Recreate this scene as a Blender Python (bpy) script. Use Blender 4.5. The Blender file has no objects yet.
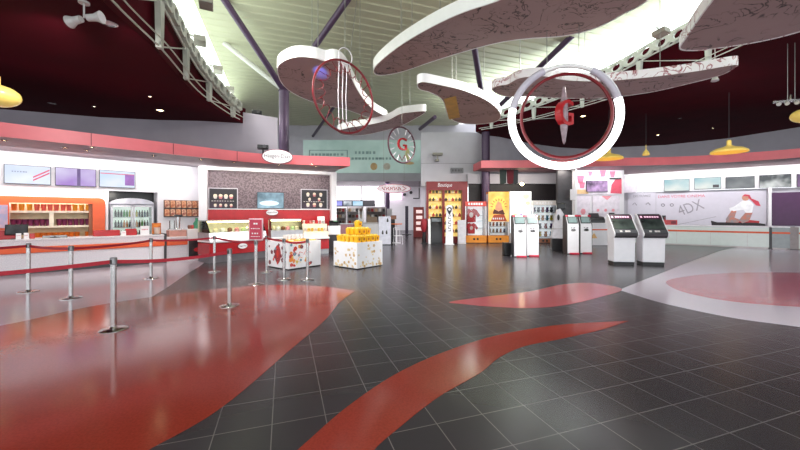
import bpy, bmesh, math, random
from mathutils import Vector, Matrix
random.seed(7)
R = math.radians
PI = math.pi
SC = bpy.context.scene
COL = SC.collection
CAMZ, FPX, HX, HY = 1.6, 345.0, 400.0, 214.0

# ------------------------------------------------------------------ helpers: where things stand
def at(px, py, Y):
    return Vector(((px - HX) / FPX * Y, Y, CAMZ + (HY - py) / FPX * Y))
def F(px, py):
    Y = CAMZ * FPX / (py - HY)
    return Vector(((px - HX) / FPX * Y, Y, 0))
def atz(px, py, z):
    Y = (z - CAMZ) * FPX / (HY - py)
    return Vector(((px - HX) / FPX * Y, Y, z))

class PL:
    """a vertical plane through (x, y); local x runs along it, off is the distance from it into the room"""
    def __init__(s, x, y, deg):
        s.x, s.y, s.deg = x, y, deg
        s.a = R(deg); s.c, s.n = math.cos(s.a), math.sin(s.a)
    def s(s, px):
        u = (px - HX) / FPX
        return (u * s.y - s.x) / (s.c - u * s.n)
    def pt(s, t, off=0, z=0):
        return Vector((s.x + s.c * t + s.n * off, s.y + s.n * t - s.c * off, z))
    def z(s, px, py):
        return CAMZ + (HY - py) / FPX * s.pt(s.s(px)).y
    def rect(s, px0, px1, py0, py1):
        """centre s, width, z bottom, z top of a rectangle seen between these pixels"""
        a, b = s.s(px0), s.s(px1); m = (px0 + px1) / 2
        return (a + b) / 2, b - a, s.z(m, py1), s.z(m, py0)

# ------------------------------------------------------------------ helpers: materials
def lin(c):
    c = c / 255.0
    return c / 12.92 if c <= 0.04045 else ((c + 0.055) / 1.055) ** 2.4
def rgb(c, a=1.0):
    return (lin(c[0]), lin(c[1]), lin(c[2]), a)
MATS = {}
def mat(name, col, rough=0.5, metal=0.0, emit=0.0, var=0.08, scale=6.0, ecol=None, spec=0.5, coat=0.0, col2=None, detail=3.0, ramp=(0.35, 0.65), dark=False):
    if name in MATS: return MATS[name]
    m = bpy.data.materials.new(name); m.use_nodes = True
    nt = m.node_tree; b = nt.nodes['Principled BSDF']
    tc = nt.nodes.new('ShaderNodeTexCoord'); nz = nt.nodes.new('ShaderNodeTexNoise')
    nz.inputs['Scale'].default_value = scale; nz.inputs['Detail'].default_value = detail
    nt.links.new(tc.outputs['Object'], nz.inputs['Vector'])
    cr = nt.nodes.new('ShaderNodeValToRGB'); nt.links.new(nz.outputs['Fac'], cr.inputs['Fac'])
    c = rgb(col)
    if col2 is None:
        lo = tuple(x * (1 - var) for x in c[:3]) + (1,); hi = tuple(min(1, x * (1 + var)) for x in c[:3]) + (1,)
    else: lo, hi = c, rgb(col2)
    cr.color_ramp.elements[0].color = lo; cr.color_ramp.elements[1].color = hi
    cr.color_ramp.elements[0].position, cr.color_ramp.elements[1].position = ramp
    if dark: b.inputs['Base Color'].default_value = (.012, .012, .014, 1)
    else: nt.links.new(cr.outputs['Color'], b.inputs['Base Color'])
    b.inputs['Roughness'].default_value = rough; b.inputs['Metallic'].default_value = metal
    b.inputs['Specular IOR Level'].default_value = spec
    b.inputs['Coat Weight'].default_value = coat
    if emit:
        if ecol: b.inputs['Emission Color'].default_value = rgb(ecol)
        else: nt.links.new(cr.outputs['Color'], b.inputs['Emission Color'])
        b.inputs['Emission Strength'].default_value = emit
    MATS[name] = m
    return m

# ------------------------------------------------------------------ helpers: meshes
def catmull(pts, n=8, closed=True):
    out = []; N = len(pts)
    rng = range(N) if closed else range(N - 1)
    for i in rng:
        p = [Vector(pts[(i + k) % N]) if closed else Vector(pts[min(max(i + k, 0), N - 1)]) for k in (-1, 0, 1, 2)]
        for j in range(n):
            t = j / n
            out.append(0.5 * ((2 * p[1]) + (-p[0] + p[2]) * t + (2 * p[0] - 5 * p[1] + 4 * p[2] - p[3]) * t * t + (-p[0] + 3 * p[1] - 3 * p[2] + p[3]) * t ** 3))
    if not closed: out.append(Vector(pts[-1]))
    return out

class MB:
    def __init__(s): s.bm = bmesh.new(); s.mi = 0
    def face(s, vs):
        try:
            f = s.bm.faces.new(vs); f.material_index = s.mi; return f
        except ValueError: return None
    def v(s, p): return s.bm.verts.new(p)
    def box(s, x0, x1, y0, y1, z0, z1, M=None):
        vs = [Vector((x, y, z)) for z in (z0, z1) for y in (y0, y1) for x in (x0, x1)]
        if M: vs = [M @ p for p in vs]
        v = [s.v(p) for p in vs]
        for q in ((0, 2, 3, 1), (4, 5, 7, 6), (0, 1, 5, 4), (2, 6, 7, 3), (0, 4, 6, 2), (1, 3, 7, 5)): s.face([v[i] for i in q])
        return s
    def quad(s, pts):
        s.face([s.v(p) for p in pts]); return s
    def cyl(s, p0, p1, r0, r1=None, seg=14, caps=True):
        r1 = r0 if r1 is None else r1
        p0, p1 = Vector(p0), Vector(p1); d = (p1 - p0).normalized()
        a = d.orthogonal().normalized(); b = d.cross(a)
        A = [s.v(p0 + (a * math.cos(2 * PI * i / seg) + b * math.sin(2 * PI * i / seg)) * r0) for i in range(seg)]
        B = [s.v(p1 + (a * math.cos(2 * PI * i / seg) + b * math.sin(2 * PI * i / seg)) * r1) for i in range(seg)]
        for i in range(seg): s.face([A[i], A[(i + 1) % seg], B[(i + 1) % seg], B[i]])
        if caps: s.face(A[::-1]); s.face(B)
        return s
    def tube(s, pts, r, seg=8, closed=False, caps=True):
        pts = [Vector(p) for p in pts]; N = len(pts); rings = []; up = None
        for i, p in enumerate(pts):
            if closed: d = pts[(i + 1) % N] - pts[i - 1]
            else: d = pts[min(i + 1, N - 1)] - pts[max(i - 1, 0)]
            d.normalize()
            if up is None: up = d.orthogonal().normalized()
            up = (up - d * up.dot(d)).normalized(); w = d.cross(up)
            rings.append([s.v(p + (up * math.cos(2 * PI * k / seg) + w * math.sin(2 * PI * k / seg)) * r) for k in range(seg)])
        for i in range(N if closed else N - 1):
            A, B = rings[i], rings[(i + 1) % N]
            for k in range(seg): s.face([A[k], A[(k + 1) % seg], B[(k + 1) % seg], B[k]])
        if not closed and caps: s.face(rings[0][::-1]); s.face(rings[-1])
        return s
    def ring(s, R_, r, c=(0, 0, 0), a0=0, a1=2 * PI, seg=64, rs=10):
        """hoop in the local x-z plane"""
        full = abs(a1 - a0 - 2 * PI) < 1e-6
        n = max(6, int(seg * (a1 - a0) / (2 * PI)))
        pts = [(c[0] + R_ * math.cos(a0 + (a1 - a0) * i / n), c[1], c[2] + R_ * math.sin(a0 + (a1 - a0) * i / n)) for i in range(n if full else n + 1)]
        return s.tube(pts, r, rs, closed=full)
    def lathe(s, prof, c=(0, 0, 0), seg=20):
        rings = []
        for r, z in prof:
            rings.append([s.v((c[0] + r * math.cos(2 * PI * i / seg), c[1] + r * math.sin(2 * PI * i / seg), c[2] + z)) for i in range(seg)] if r > 1e-5 else [s.v((c[0], c[1], c[2] + z))])
        for A, B in zip(rings, rings[1:]):
            for i in range(seg):
                j = (i + 1) % seg
                if len(A) == 1 and len(B) == 1: continue
                if len(A) == 1: s.face([A[0], B[j], B[i]])
                elif len(B) == 1: s.face([A[i], A[j], B[0]])
                else: s.face([A[i], A[j], B[j], B[i]])
        if len(rings[0]) > 1: s.face(rings[0][::-1])
        if len(rings[-1]) > 1: s.face(rings[-1])
        return s
    def prism(s, poly, z0, z1):
        n = len(poly)
        ar = sum(poly[i][0] * poly[(i + 1) % n][1] - poly[(i + 1) % n][0] * poly[i][1] for i in range(n))
        if ar < 0: poly = poly[::-1]
        A = [s.v((p[0], p[1], z0)) for p in poly]; B = [s.v((p[0], p[1], z1)) for p in poly]
        s.face(A[::-1]); s.face(B)
        for i in range(n): s.face([A[i], A[(i + 1) % n], B[(i + 1) % n], B[i]])
        return s
    def prism_y(s, poly, y0, y1):
        """polygon in x-z, pushed along y"""
        A = [s.v((p[0], y0, p[1])) for p in poly]; B = [s.v((p[0], y1, p[1])) for p in poly]
        n = len(poly); s.face(A); s.face(B[::-1])
        for i in range(n): s.face([A[(i + 1) % n], A[i], B[i], B[(i + 1) % n]])
        return s
    def prism_x(s, poly, x0, x1):
        """polygon in y-z, pushed along x"""
        A = [s.v((x0, p[0], p[1])) for p in poly]; B = [s.v((x1, p[0], p[1])) for p in poly]
        n = len(poly); s.face(A[::-1]); s.face(B)
        for i in range(n): s.face([A[i], A[(i + 1) % n], B[(i + 1) % n], B[i]])
        return s
    def ell(s, rx, rz, y0, y1, c=(0, 0), seg=32):
        return s.prism_y([(c[0] + rx * math.cos(2 * PI * i / seg), c[1] + rz * math.sin(2 * PI * i / seg)) for i in range(seg)], y0, y1)
    def sph(s, c, r, seg=12, sz=1.0):
        n = seg // 2
        return s.lathe([(r * math.sin(PI * i / n), -r * sz * math.cos(PI * i / n)) for i in range(n + 1)], c, seg)
    def wallpath(s, path, z0, z1, t):
        """a wall of thickness t along a plan path (z1 may be a list)"""
        n = len(path); zs = z1 if isinstance(z1, (list, tuple)) else [z1] * n
        P = [Vector((p[0], p[1])) for p in path]; off = []
        for i in range(n):
            d = (P[min(i + 1, n - 1)] - P[max(i - 1, 0)]).normalized(); off.append(Vector((-d.y, d.x)) * t)
        ring = []
        for p, o, z in zip(P, off, zs):
            ring.append([s.v((p.x, p.y, z0)), s.v((p.x, p.y, z)), s.v((p.x + o.x, p.y + o.y, z)), s.v((p.x + o.x, p.y + o.y, z0))])
        for A, B in zip(ring, ring[1:]):
            for k in range(4): s.face([A[k], B[k], B[(k + 1) % 4], A[(k + 1) % 4]])
        s.face(ring[0][::-1]); s.face(ring[-1]); return s
    def build(s, name, m, parent=None, bevel=0.0, flat=False):
        bmesh.ops.recalc_face_normals(s.bm, faces=s.bm.faces[:])
        me = bpy.data.meshes.new(name); s.bm.to_mesh(me); s.bm.free()
        for x in (m if isinstance(m, (list, tuple)) else [m]): me.materials.append(x)
        if not flat:
            me.shade_smooth(); me.set_sharp_from_angle(angle=R(35))
        o = bpy.data.objects.new(name, me); COL.objects.link(o)
        if parent: o.parent = parent
        if bevel:
            b = o.modifiers.new('bevel', 'BEVEL'); b.width = bevel; b.segments = 2; b.limit_method = 'ANGLE'
        return o

def tag(o, label, cat, group=None):
    o['label'] = label; o['category'] = cat
    if group: o['group'] = group
    return o
def thing(name, label, cat, loc=(0, 0, 0), rz=0.0, group=None):
    o = bpy.data.objects.new(name, None); COL.objects.link(o); o.empty_display_size = 0.1
    o.location = loc; o.rotation_euler = (0, 0, rz)
    return tag(o, label, cat, group)
def put(o, loc, rz=0.0):
    o.location = loc; o.rotation_euler = (0, 0, rz); return o
def struct(o, parent=None):
    if not o.parent: o['kind'] = 'structure'
    return o
def dup(root, loc, rz, label, group=None):
    r = root.copy(); COL.objects.link(r); r.location = loc; r.rotation_euler = (0, 0, rz); r['label'] = label
    if group: r['group'] = group
    for ch in list(root.children):
        c = ch.copy(); COL.objects.link(c); c.parent = r
        for g in list(ch.children):
            d = g.copy(); COL.objects.link(d); d.parent = c
    return r
ORD = ['first', 'second', 'third', 'fourth', 'fifth', 'sixth', 'seventh', 'eighth', 'ninth', 'tenth', 'eleventh', 'twelfth', 'thirteenth', 'fourteenth', 'fifteenth', 'sixteenth']
def nth(i, n):
    if i == 0: return 'leftmost'
    if i == n - 1: return 'rightmost'
    return ORD[i] + ' from the left'

def lettering(body, w, h, c, m, parent, name='lettering', tilt=0.0, ext=0.006, align='C', font_shear=0.0):
    """written words as a thin mesh in the local x-z plane, facing -y, fitted to w x h about c=(x, y, z)"""
    cu = bpy.data.curves.new('t', 'FONT'); cu.body = body; cu.extrude = 0.02; cu.shear = font_shear; cu.resolution_u = 3
    to = bpy.data.objects.new('t', cu); COL.objects.link(to)
    bpy.context.view_layer.update()
    me = bpy.data.meshes.new_from_object(to.evaluated_get(bpy.context.evaluated_depsgraph_get()))
    bpy.data.objects.remove(to); bpy.data.curves.remove(cu)
    xs = [v.co.x for v in me.vertices]; ys = [v.co.y for v in me.vertices]
    cx, cy = (min(xs) + max(xs)) / 2, (min(ys) + max(ys)) / 2
    sx, sy = w / (max(xs) - min(xs)), h / (max(ys) - min(ys))
    ct, st = math.cos(tilt), math.sin(tilt)
    for v in me.vertices:
        X, Z, D = (v.co.x - cx) * sx, (v.co.y - cy) * sy, v.co.z / 0.02 * ext
        v.co = (c[0] + X * ct - Z * st, c[1] - D, c[2] + X * st + Z * ct)
    me.materials.clear(); me.materials.append(m); me.name = name
    o = bpy.data.objects.new(name, me); COL.objects.link(o); o.parent = parent
    return o
def marks(mb, x0, x1, z, h, y, n, rnd=random):
    """a row of tiny bars: print too small to read"""
    x = x0; step = (x1 - x0) / n
    for i in range(n):
        mb.box(x0 + i * step, x0 + i * step + step * rnd.uniform(.45, .85), y - .004, y, z - h / 2, z + h / 2)

# ------------------------------------------------------------------ materials
M_white = mat('white_laminate', (236, 234, 238), .35, var=.02)
M_wallwhite = mat('white_wall_paint', (228, 226, 230), .6, var=.03, scale=2)
M_lav = mat('pale_grey_wall', (188, 185, 194), .6, var=.04, scale=1.5)
M_grey = mat('grey_wall_paint', (146, 140, 150), .65, var=.05, scale=1.2)
M_maroon = mat('dark_maroon_ceiling', (66, 2, 16), .7, var=.12, scale=.8, spec=.08)
M_pink = mat('coral_fascia', (222, 106, 114), .4, var=.06, scale=1.5)
M_soffit = mat('grey_soffit', (150, 140, 146), .6, var=.06)
M_purple = mat('aubergine_steel', (80, 60, 86), .35, var=.06, metal=.2)
M_alu = mat('white_painted_steel', (205, 203, 200), .4, var=.04)
M_steel = mat('brushed_steel', (190, 188, 188), .22, 1.0, var=.08, scale=30)
M_dark = mat('black_plastic', (20, 19, 22), .3, var=.2)
M_darkgrey = mat('charcoal', (58, 56, 60), .4, var=.1)
M_red = mat('red_lacquer', (176, 20, 30), .3, var=.08)
M_redbelt = mat('red_webbing', (170, 22, 44), .6, var=.1, scale=40)
M_orange = mat('orange_laminate', (226, 92, 44), .35, var=.05)
M_gold = mat('gold_card', (240, 180, 28), .35, var=.12, scale=9)
M_glass = None
def glass_mat(name, tint=(247, 251, 250), alpha=.22, rough=.03):
    m = bpy.data.materials.new(name); m.use_nodes = True; nt = m.node_tree
    out = nt.nodes['Material Output']; nt.nodes.remove(nt.nodes['Principled BSDF'])
    tr = nt.nodes.new('ShaderNodeBsdfTransparent'); tr.inputs['Color'].default_value = rgb(tint)
    gl = nt.nodes.new('ShaderNodeBsdfGlossy'); gl.inputs['Roughness'].default_value = rough
    fr = nt.nodes.new('ShaderNodeFresnel'); fr.inputs['IOR'].default_value = 1.5
    mx = nt.nodes.new('ShaderNodeMixShader')
    nt.links.new(fr.outputs['Fac'], mx.inputs['Fac']); nt.links.new(tr.outputs[0], mx.inputs[1]); nt.links.new(gl.outputs[0], mx.inputs[2])
    nt.links.new(mx.outputs[0], out.inputs['Surface'])
    return m
M_glass = glass_mat('clear_glass')

# tile floor: dark stone squares with pale joints
def tile_mat():
    m = bpy.data.materials.new('dark_stone_tile'); m.use_nodes = True; nt = m.node_tree; b = nt.nodes['Principled BSDF']
    tc = nt.nodes.new('ShaderNodeTexCoord'); br = nt.nodes.new('ShaderNodeTexBrick')
    br.offset = 0.0; br.squash = 1.0
    br.inputs['Scale'].default_value = 1.0; br.inputs['Brick Width'].default_value = .397; br.inputs['Row Height'].default_value = .39
    br.inputs['Mortar Size'].default_value = .004; br.inputs['Mortar Smooth'].default_value = .15
    br.inputs['Color1'].default_value = rgb((52, 48, 53)); br.inputs['Color2'].default_value = rgb((58, 54, 59)); br.inputs['Mortar'].default_value = rgb((110, 104, 105))
    nt.links.new(tc.outputs['Object'], br.inputs['Vector'])
    b.inputs['Roughness'].default_value = .25
    nt.links.new(br.outputs['Color'], b.inputs['Base Color'])
    b.inputs['Specular IOR Level'].default_value = .5
    return m
M_tile = tile_mat()
M_redfloor = mat('red_terrazzo', (152, 56, 43), .14, var=.1, scale=60, spec=.6)
M_palefloor = mat('pale_lilac_terrazzo', (192, 178, 194), .14, var=.06, scale=60, spec=.6)
M_pinkfloor = mat('rose_terrazzo', (180, 84, 90), .15, var=.08, scale=60, spec=.6)
# ================================================================== THE SETTING
ANG = math.atan2(.318, .948)
def uv(u, v, z=0): return Vector((u * .948 - v * .318, u * .318 + v * .948, z))
# floor
fl = MB().box(-36, 36, -9, 44, -.2, 0).build('floor', M_tile, flat=True)
p = uv(-.088, 2.016); fl.location = (p.x, p.y, 0); fl.rotation_euler = (0, 0, ANG); struct(fl)
def inlay(poly, m, z, n=6, name='floor_inlay'):
    pts = catmull([F(*q) for q in poly], n)
    struct(MB().prism([(q.x, q.y) for q in pts], 0.0, z).build(name, m, flat=True))
def inlay_w(pts, m, z, name='floor_inlay'):
    struct(MB().prism([(q[0], q[1]) for q in pts], 0.0, z).build(name, m, flat=True))
# wide red sweep on the left (its far edge, its tip, its near edge, then behind the camera)
far_edge = catmull([F(-260, 352), F(-120, 343), F(0, 326), F(100, 305), F(200, 291), F(262, 285.6), F(315, 286), F(355, 291)], 8, False)
near_edge = catmull([F(355, 291), F(340, 302), F(325, 320), F(290, 350), F(225, 405), F(152, 448), F(60, 495), F(-120, 560)], 8, False)
inlay_w([(q.x, q.y) for q in far_edge + near_edge[1:]], M_redfloor, .004)
# lilac floor between the sweep and the left counter
pale = [F(-260, 352), F(-120, 343), F(0, 326), F(100, 305), F(150, 298)]
pale = catmull(pale, 6, False) + catmull([F(168, 287), F(184, 276), F(200, 266), F(206, 261)], 6, False)
pale += [Vector((-7.0, 12.3, 0)), Vector((-10.4, 8.9, 0)), Vector((-15.5, 3.8, 0))]
inlay_w([(q.x, q.y) for q in pale], M_palefloor, .002)
# slim red leaf mid floor
inlay([(450, 302), (485, 297), (530, 291.5), (560, 285), (590, 283), (622, 289), (600, 297), (565, 305), (530, 308), (490, 306.5), (463, 304)], M_pinkfloor, .004)
# red leaf running out under the camera
a = catmull([F(120, 640), F(230, 510), F(298, 450), F(350, 405), F(400, 372), F(450, 350), F(500, 335), F(560, 325), F(628, 321)], 8, False)
b = catmull([F(628, 321), F(600, 330), F(560, 339), F(525, 346), F(500, 357), F(480, 373), F(440, 396), F(400, 427), F(370, 455), F(330, 520), F(270, 640)], 8, False)
inlay_w([(q.x, q.y) for q in a + b[1:]], M_redfloor, .004)
# lilac floor before the ticket counter with a rose oval in it
a = catmull([F(619, 290), F(640, 281.5), F(662, 273), F(690, 262), F(720, 251)], 6, False)
b = catmull([F(960, 348), F(880, 339), F(800, 327), F(740, 319), F(693, 310), F(655, 301), F(619, 290)], 6, False)
inlay_w([(q.x, q.y) for q in a] + [(17.0, 17.1), (24, 12)] + [(q.x, q.y) for q in b[:-1]], M_palefloor, .002)
inlay([(667, 281), (690, 276), (722, 273.5), (765, 272.5), (830, 274), (890, 282), (870, 308), (800, 307), (735, 302), (695, 295), (673, 288)], M_pinkfloor, .004)

# corrugated roof high over the middle
ZR = 8.8
prof = []; v = -4.0
while v < 31.5:
    prof += [(v, ZR), (v + .27, ZR), (v + .32, ZR - .03), (v + .38, ZR - .03), (v + .43, ZR)]; v += .46
poly = prof + [(prof[-1][0], ZR + .2), (prof[0][0], ZR + .2)]
M_roof = mat('pale_olive_corrugated_steel', (186, 186, 160), .55, var=.04, scale=.6)
rf = MB().prism_x(poly, -3.05, 13.2).build('ceiling', M_roof, flat=True); rf.rotation_euler = (0, 0, ANG); struct(rf)

# the two low maroon ceilings at either side
LCH = [(-2.9, -3.0), (-3.1, 0.0), (-3.65, 3.0), (-4.34, 5.16), (-4.65, 6.7), (-5.09, 8.24), (-5.37, 9.5), (-5.5, 11.3), (-5.42, 12.05)]
RCH = [(10.2, -3.0), (10.6, 2.0), (10.3, 5.5), (9.64, 8.3), (9.3, 11.0), (8.67, 13.6), (7.2, 16.2), (5.6, 18.2), (4.2, 19.4)]
LCH = [tuple(p)[:2] for p in catmull([Vector((a, b, 0)) for a, b in LCH], 5, False)]
RCH = [tuple(p)[:2] for p in catmull([Vector((a, b, 0)) for a, b in RCH], 5, False)]
def shift(path, d):
    out = []
    for i, p in enumerate(path):
        q0, q1 = Vector(path[max(i - 1, 0)]), Vector(path[min(i + 1, len(path) - 1)])
        t = (q1 - q0).normalized(); out.append((p[0] - t.y * d, p[1] + t.x * d))
    return out
ZL, ZRT = 4.8, 6.25
GWL = [(-20, 7.2), (-16, 8.9), (-12.2, 10.5), (-9.9, 11.4), (-8.2, 11.75), (-6.85, 11.85), (-5.6, 12.15), (-4.45, 12.55)]
struct(MB().prism(shift(LCH, .15) + [(-5.5, 12.3)] + [(x, y + .1) for x, y in GWL[::-1][2:]] + [(-20, -3)], ZL, ZL + .55).build('ceiling_left', M_maroon, flat=True))
kz = (ZRT - CAMZ) * FPX
GWR = []
for px, py in ((421, 134), (445, 134), (468, 134), (484, 135), (500, 137), (516, 140.5), (533, 144), (560, 147.5), (589, 149), (620, 147), (666, 145), (730, 138), (800, 127)):
    q = atz(px, py, ZRT); GWR.append((q.x, q.y))
GWR.append((22.5, 13.5)); GWR.append((27, 7))
struct(MB().prism(shift(RCH, -.15) + [(x, y + .1) for x, y in GWR[3:]] + [(27, -3)], ZRT, ZRT + .6).build('ceiling_right', M_maroon, flat=True))
# grey walls above the shops
struct(MB().wallpath(GWL, 3.5, [4.82] * 6 + [5.2, 5.1], .25).build('wall_left_upper', M_grey))
struct(MB().wallpath(GWR, 3.2, [6.35] * len(GWR), .25).build('wall_right_upper', M_lav))
# fine joint lines on that wall
struct(MB().wallpath([(x, y - .012) for x, y in GWR[:6]], 4.53, 4.555, .01).build('trim_joint', mat('wall_joint', (140, 138, 146), .6)))
# back wall with its opening, side return, and the zone beyond
YB = 28.0
struct(MB().box(-13, 9, YB, YB + .3, 4.3, 8.9).build('wall_back', M_lav))
struct(MB().box(-13, -7.6, YB, YB + .3, 0, 4.3).build('wall_back_side', M_lav))
struct(MB().box(2.0, 2.3, 20.4, 34.2, 0, 6.2).build('wall_back_return', M_wallwhite))
struct(MB().box(-13, 2.0, YB + .3, 34.0, 4.3, 4.5).build('ceiling_back', M_soffit))
struct(MB().box(-13, 2.0, 34, 34.2, 0, 4.5).build('wall_far', M_wallwhite))
struct(MB().box(-13.2, -13, 12, 34.2, 0, 8.9).build('wall_far_left', M_lav))
# clerestory glazing over both low ceilings, mid-grey daylight behind it
def zbL(y): return 5.05 + max(0, min(1, (12.0 - y) / 6.0)) * .75
def zbR(y): return 6.62 + max(0, min(1, (19.4 - y) / 7.0)) * .72
def strip(name, lo, z0, hi, z1, m):
    mb = MB(); A = [mb.v((p[0], p[1], z0(p[1]))) for p in lo]; B = [mb.v((p[0], p[1], z1)) for p in hi]
    for i in range(len(lo) - 1): mb.face([A[i], A[i + 1], B[i + 1], B[i]])
    o = mb.build(name, m, flat=True)
    s = o.modifiers.new('thickness', 'SOLIDIFY'); s.thickness = .03; return struct(o)
M_sky1 = mat('daylit_panel_left', (226, 238, 230), .5, emit=1.6, var=.05, scale=.7)
M_sky2 = mat('daylit_panel_right', (238, 250, 248), .5, emit=4.0, var=.03, scale=.7)
hiL = [uv(-2.9, -3.5 + (24.8 + 3.5) * i / (len(LCH) - 1)) for i in range(len(LCH))]
loL = list(LCH); strip('window_1', [(x, y) for x, y in shift(loL, .12)], lambda y: zbL(y) + .34, [(p.x, p.y) for p in hiL], ZR, M_sky1)
hiR = []
loR = list(RCH) + [(3.4, 19.9)]
for i in range(len(loR)):
    q = uv(12.7, -4 + 26 * i / (len(loR) - 1)); hiR.append((q.x, q.y))
strip('window_2', shift(loR, -.12), lambda y: zbR(y) + .4, hiR, ZR, M_sky2)

# left shops: planes
LW = PL(-11.4, 9.9, 45); LC = PL(-10.0, 9.1, 45); BO = PL(-7.35, 13.2, math.degrees(math.atan2(1.8, 4.4)))
a0 = LW.s(-70); a1 = LW.s(206)
def wallbox(name, pl, s0, s1, y0, y1, z0, z1, m):
    o = MB().box(s0, s1, y0, y1, z0, z1).build(name, m, flat=True); o.location = pl.pt(0); o.rotation_euler = (0, 0, pl.a); return struct(o)
wallbox('wall_left', LW, a0, a1, 0, .12, 2.38, 3.42, M_wallwhite)
wallbox('wall_left_lower', LW, a0, a1, .72, .8, 0, 2.5, M_wallwhite)
wallbox('wall_left_shelf_soffit', LW, a0, a1, .1, .8, 2.44, 2.5, M_wallwhite)
wallbox('wall_left_pier', LW, LW.s(157.5), a1 + .02, -.02, .72, 0, 2.44, M_wallwhite)
wallbox('wall_left_pier', LW, LW.s(105.5), LW.s(108.3), -.02, .72, 0, 2.44, M_wallwhite)
wallbox('wall_left_niche', LW, LW.s(108), LW.s(158), .66, .72, 0, 2.44, M_dark)
# patterned rear wall of the ice cream shop
M_pat = mat('mauve_flock_pattern', (88, 74, 80), .55, col2=(122, 106, 112), scale=16, detail=2, ramp=(.42, .58))
b0, b1 = BO.s(206.5), BO.s(332.5)
wallbox('wall_shop', BO, b0, b1, .3, .4, 1.78, 3.42, M_pat)
wallbox('wall_shop_band', BO, b0, b1, .26, .4, 0, 1.78, M_red)
wallbox('trim_1', BO, b0, b1, .24, .3, 1.78, 1.81, M_white)
wallbox('trim_2', BO, b1 - .06, b1 + .16, -.1, .45, 0, 3.42, M_white)
wallbox('trim_3', BO, b0 - .25, b0 + .02, -.1, .45, 0, 3.42, M_white)
wallbox('trim_4', BO, b0, b1, -.06, .3, 3.3, 3.42, M_white)
# fascia and soffit of the left shops
FP = [(-14.6, 2.55), (-12, 5.15), (-9.2, 7.95), (-6.4, 10.75), (-5.3, 11.85), (-4.75, 12.2), (-3.4, 12.55), (-1.87, 12.9)]
SP = shift(FP, .06) + [(-2.35, 13.7), tuple(BO.pt(b1 + .1, -.4)[:2]), tuple(BO.pt(b0 - .2, -.4)[:2]), tuple(LW.pt(a0 - 2, -.4)[:2])]
struct(MB().prism(SP, 3.42, 3.66).build('ceiling_soffit', M_soffit, flat=True))
FPs = FP + [(-2.35, 13.75)]
fa = MB().wallpath([(x, y) for x, y in FPs], 3.39, 3.72, .09).build('trim_5', M_pink)
struct(fa)
j = MB()
for s_ in (0, 1, 2, 3, 4, 5, 6):
    t = 1.3 * s_; x, y = -13.3 + t, 3.85 + t
    j.box(-.008, .008, -.005, .005, 3.395, 3.715, Matrix.Translation((x + .002, y - .002, 0)) @ Matrix.Rotation(R(45), 4, 'Z'))
struct(j.build('trim_joint', mat('fascia_joint', (120, 40, 52), .5)))

# right shops: planes
RW = PL(15.7, 18.4, -38); RC = PL(14.4, 17.8, -37); RPL = PL(9.0, 18.4, 0)
r0, r1 = RW.s(622), RW.s(860)
wallbox('wall_right', RW, r0, r1, 0, .12, 2.88, 4.1, M_wallwhite)
wallbox('wall_right_lower', RW, r0, r1, .12, .25, 0, 2.86, M_lav)
wallbox('trim_6', RW, RW.s(768), RW.s(771.2), -.1, .12, 0, 2.88, M_white)
wallbox('wall_ticket', RPL, RPL.s(571), RPL.s(624), 0, .15, 0, 4.1, M_wallwhite)
wallbox('trim_7', RPL, RPL.s(570.3), RPL.s(572.3), -.5, .15, 0, 4.1, M_white)
wallbox('wall_ticket_side', RPL, RPL.s(556), RPL.s(570.3), -.2, 0, 0, 3.9, M_darkgrey)
FR = [(4.05, 17.2), (5.5, 17.15), (7.5, 17.0), (9.0, 16.75), (10.5, 16.4), (12.2, 16.2), (13.8, 15.75), (15.2, 14.95), (16.3, 13.95), (18.5, 11.4), (21, 8)]
FR = [tuple(p)[:2] for p in catmull([Vector((a, b, 0)) for a, b in FR], 4, False)]
struct(MB().wallpath([(3.95, 18.6)] + FR, 3.9, 4.27, .09).build('trim_8', M_pink))
SPr = [(3.97, 18.7)] + [(x + .02, y + .03) for x, y in FR] + [(24, 11), tuple(RW.pt(r1, -.3)[:2]), tuple(RW.pt(r0, -.3)[:2]), (11.5, 20.2), (4.6, 18.9)]
struct(MB().prism(SPr, 3.93, 4.2).build('ceiling_soffit', mat('maroon_soffit', (96, 52, 62), .5), flat=True))
# dark entrance wall behind the display cases
struct(MB().box(4.0, 10.2, 20.0, 20.2, 0, 3.35).build('wall_entrance', mat('black_wall', (22, 14, 18), .5, var=.2)))
struct(MB().box(3.9, 10.2, 19.85, 20.2, 3.35, 3.9).build('wall_entrance_header', M_lav))

# columns with their roof struts
def column(x, y, r, z1, tips, label):
    c = struct(MB().cyl((0, 0, 0), (0, 0, z1), r, seg=24).build('column', M_purple)); c.location = (x, y, 0)
    h = MB().cyl((0, 0, z1 - .05), (0, 0, z1 + .12), r * 1.15, r * .7, seg=24).build('column_head', M_purple, c)
    for tx, ty, tz, tr, m in tips:
        MB().cyl((0, 0, z1), (tx - x, ty - y, tz), tr, tr * .9, 16).build('strut', m, c)
    return c
column(-5.11, 15.2, .22, 7.05, [(-5.9, 11.2, 8.85, .13, M_purple), (-1.5, 11.2, 8.85, .12, M_purple), (-7.4, 14.5, 8.8, .11, M_alu)], '')
c2t = at(483, 119, 19.6)
q1, q2 = atz(474, 45, ZR), atz(572, 36, ZR)
column(4.87, 19.6, .23, c2t.z, [(q1.x, q1.y, ZR, .15, M_purple), (q2.x, q2.y, ZR, .14, M_purple), (2.6, 19.9, 8.8, .1, M_purple)], '')
c3 = struct(MB().cyl((0, 0, 0), (0, 0, 4.3), .19, seg=20).build('column', M_purple)); c3.location = at(387.5, 0, 29.5)[:2] + (0,)
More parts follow.
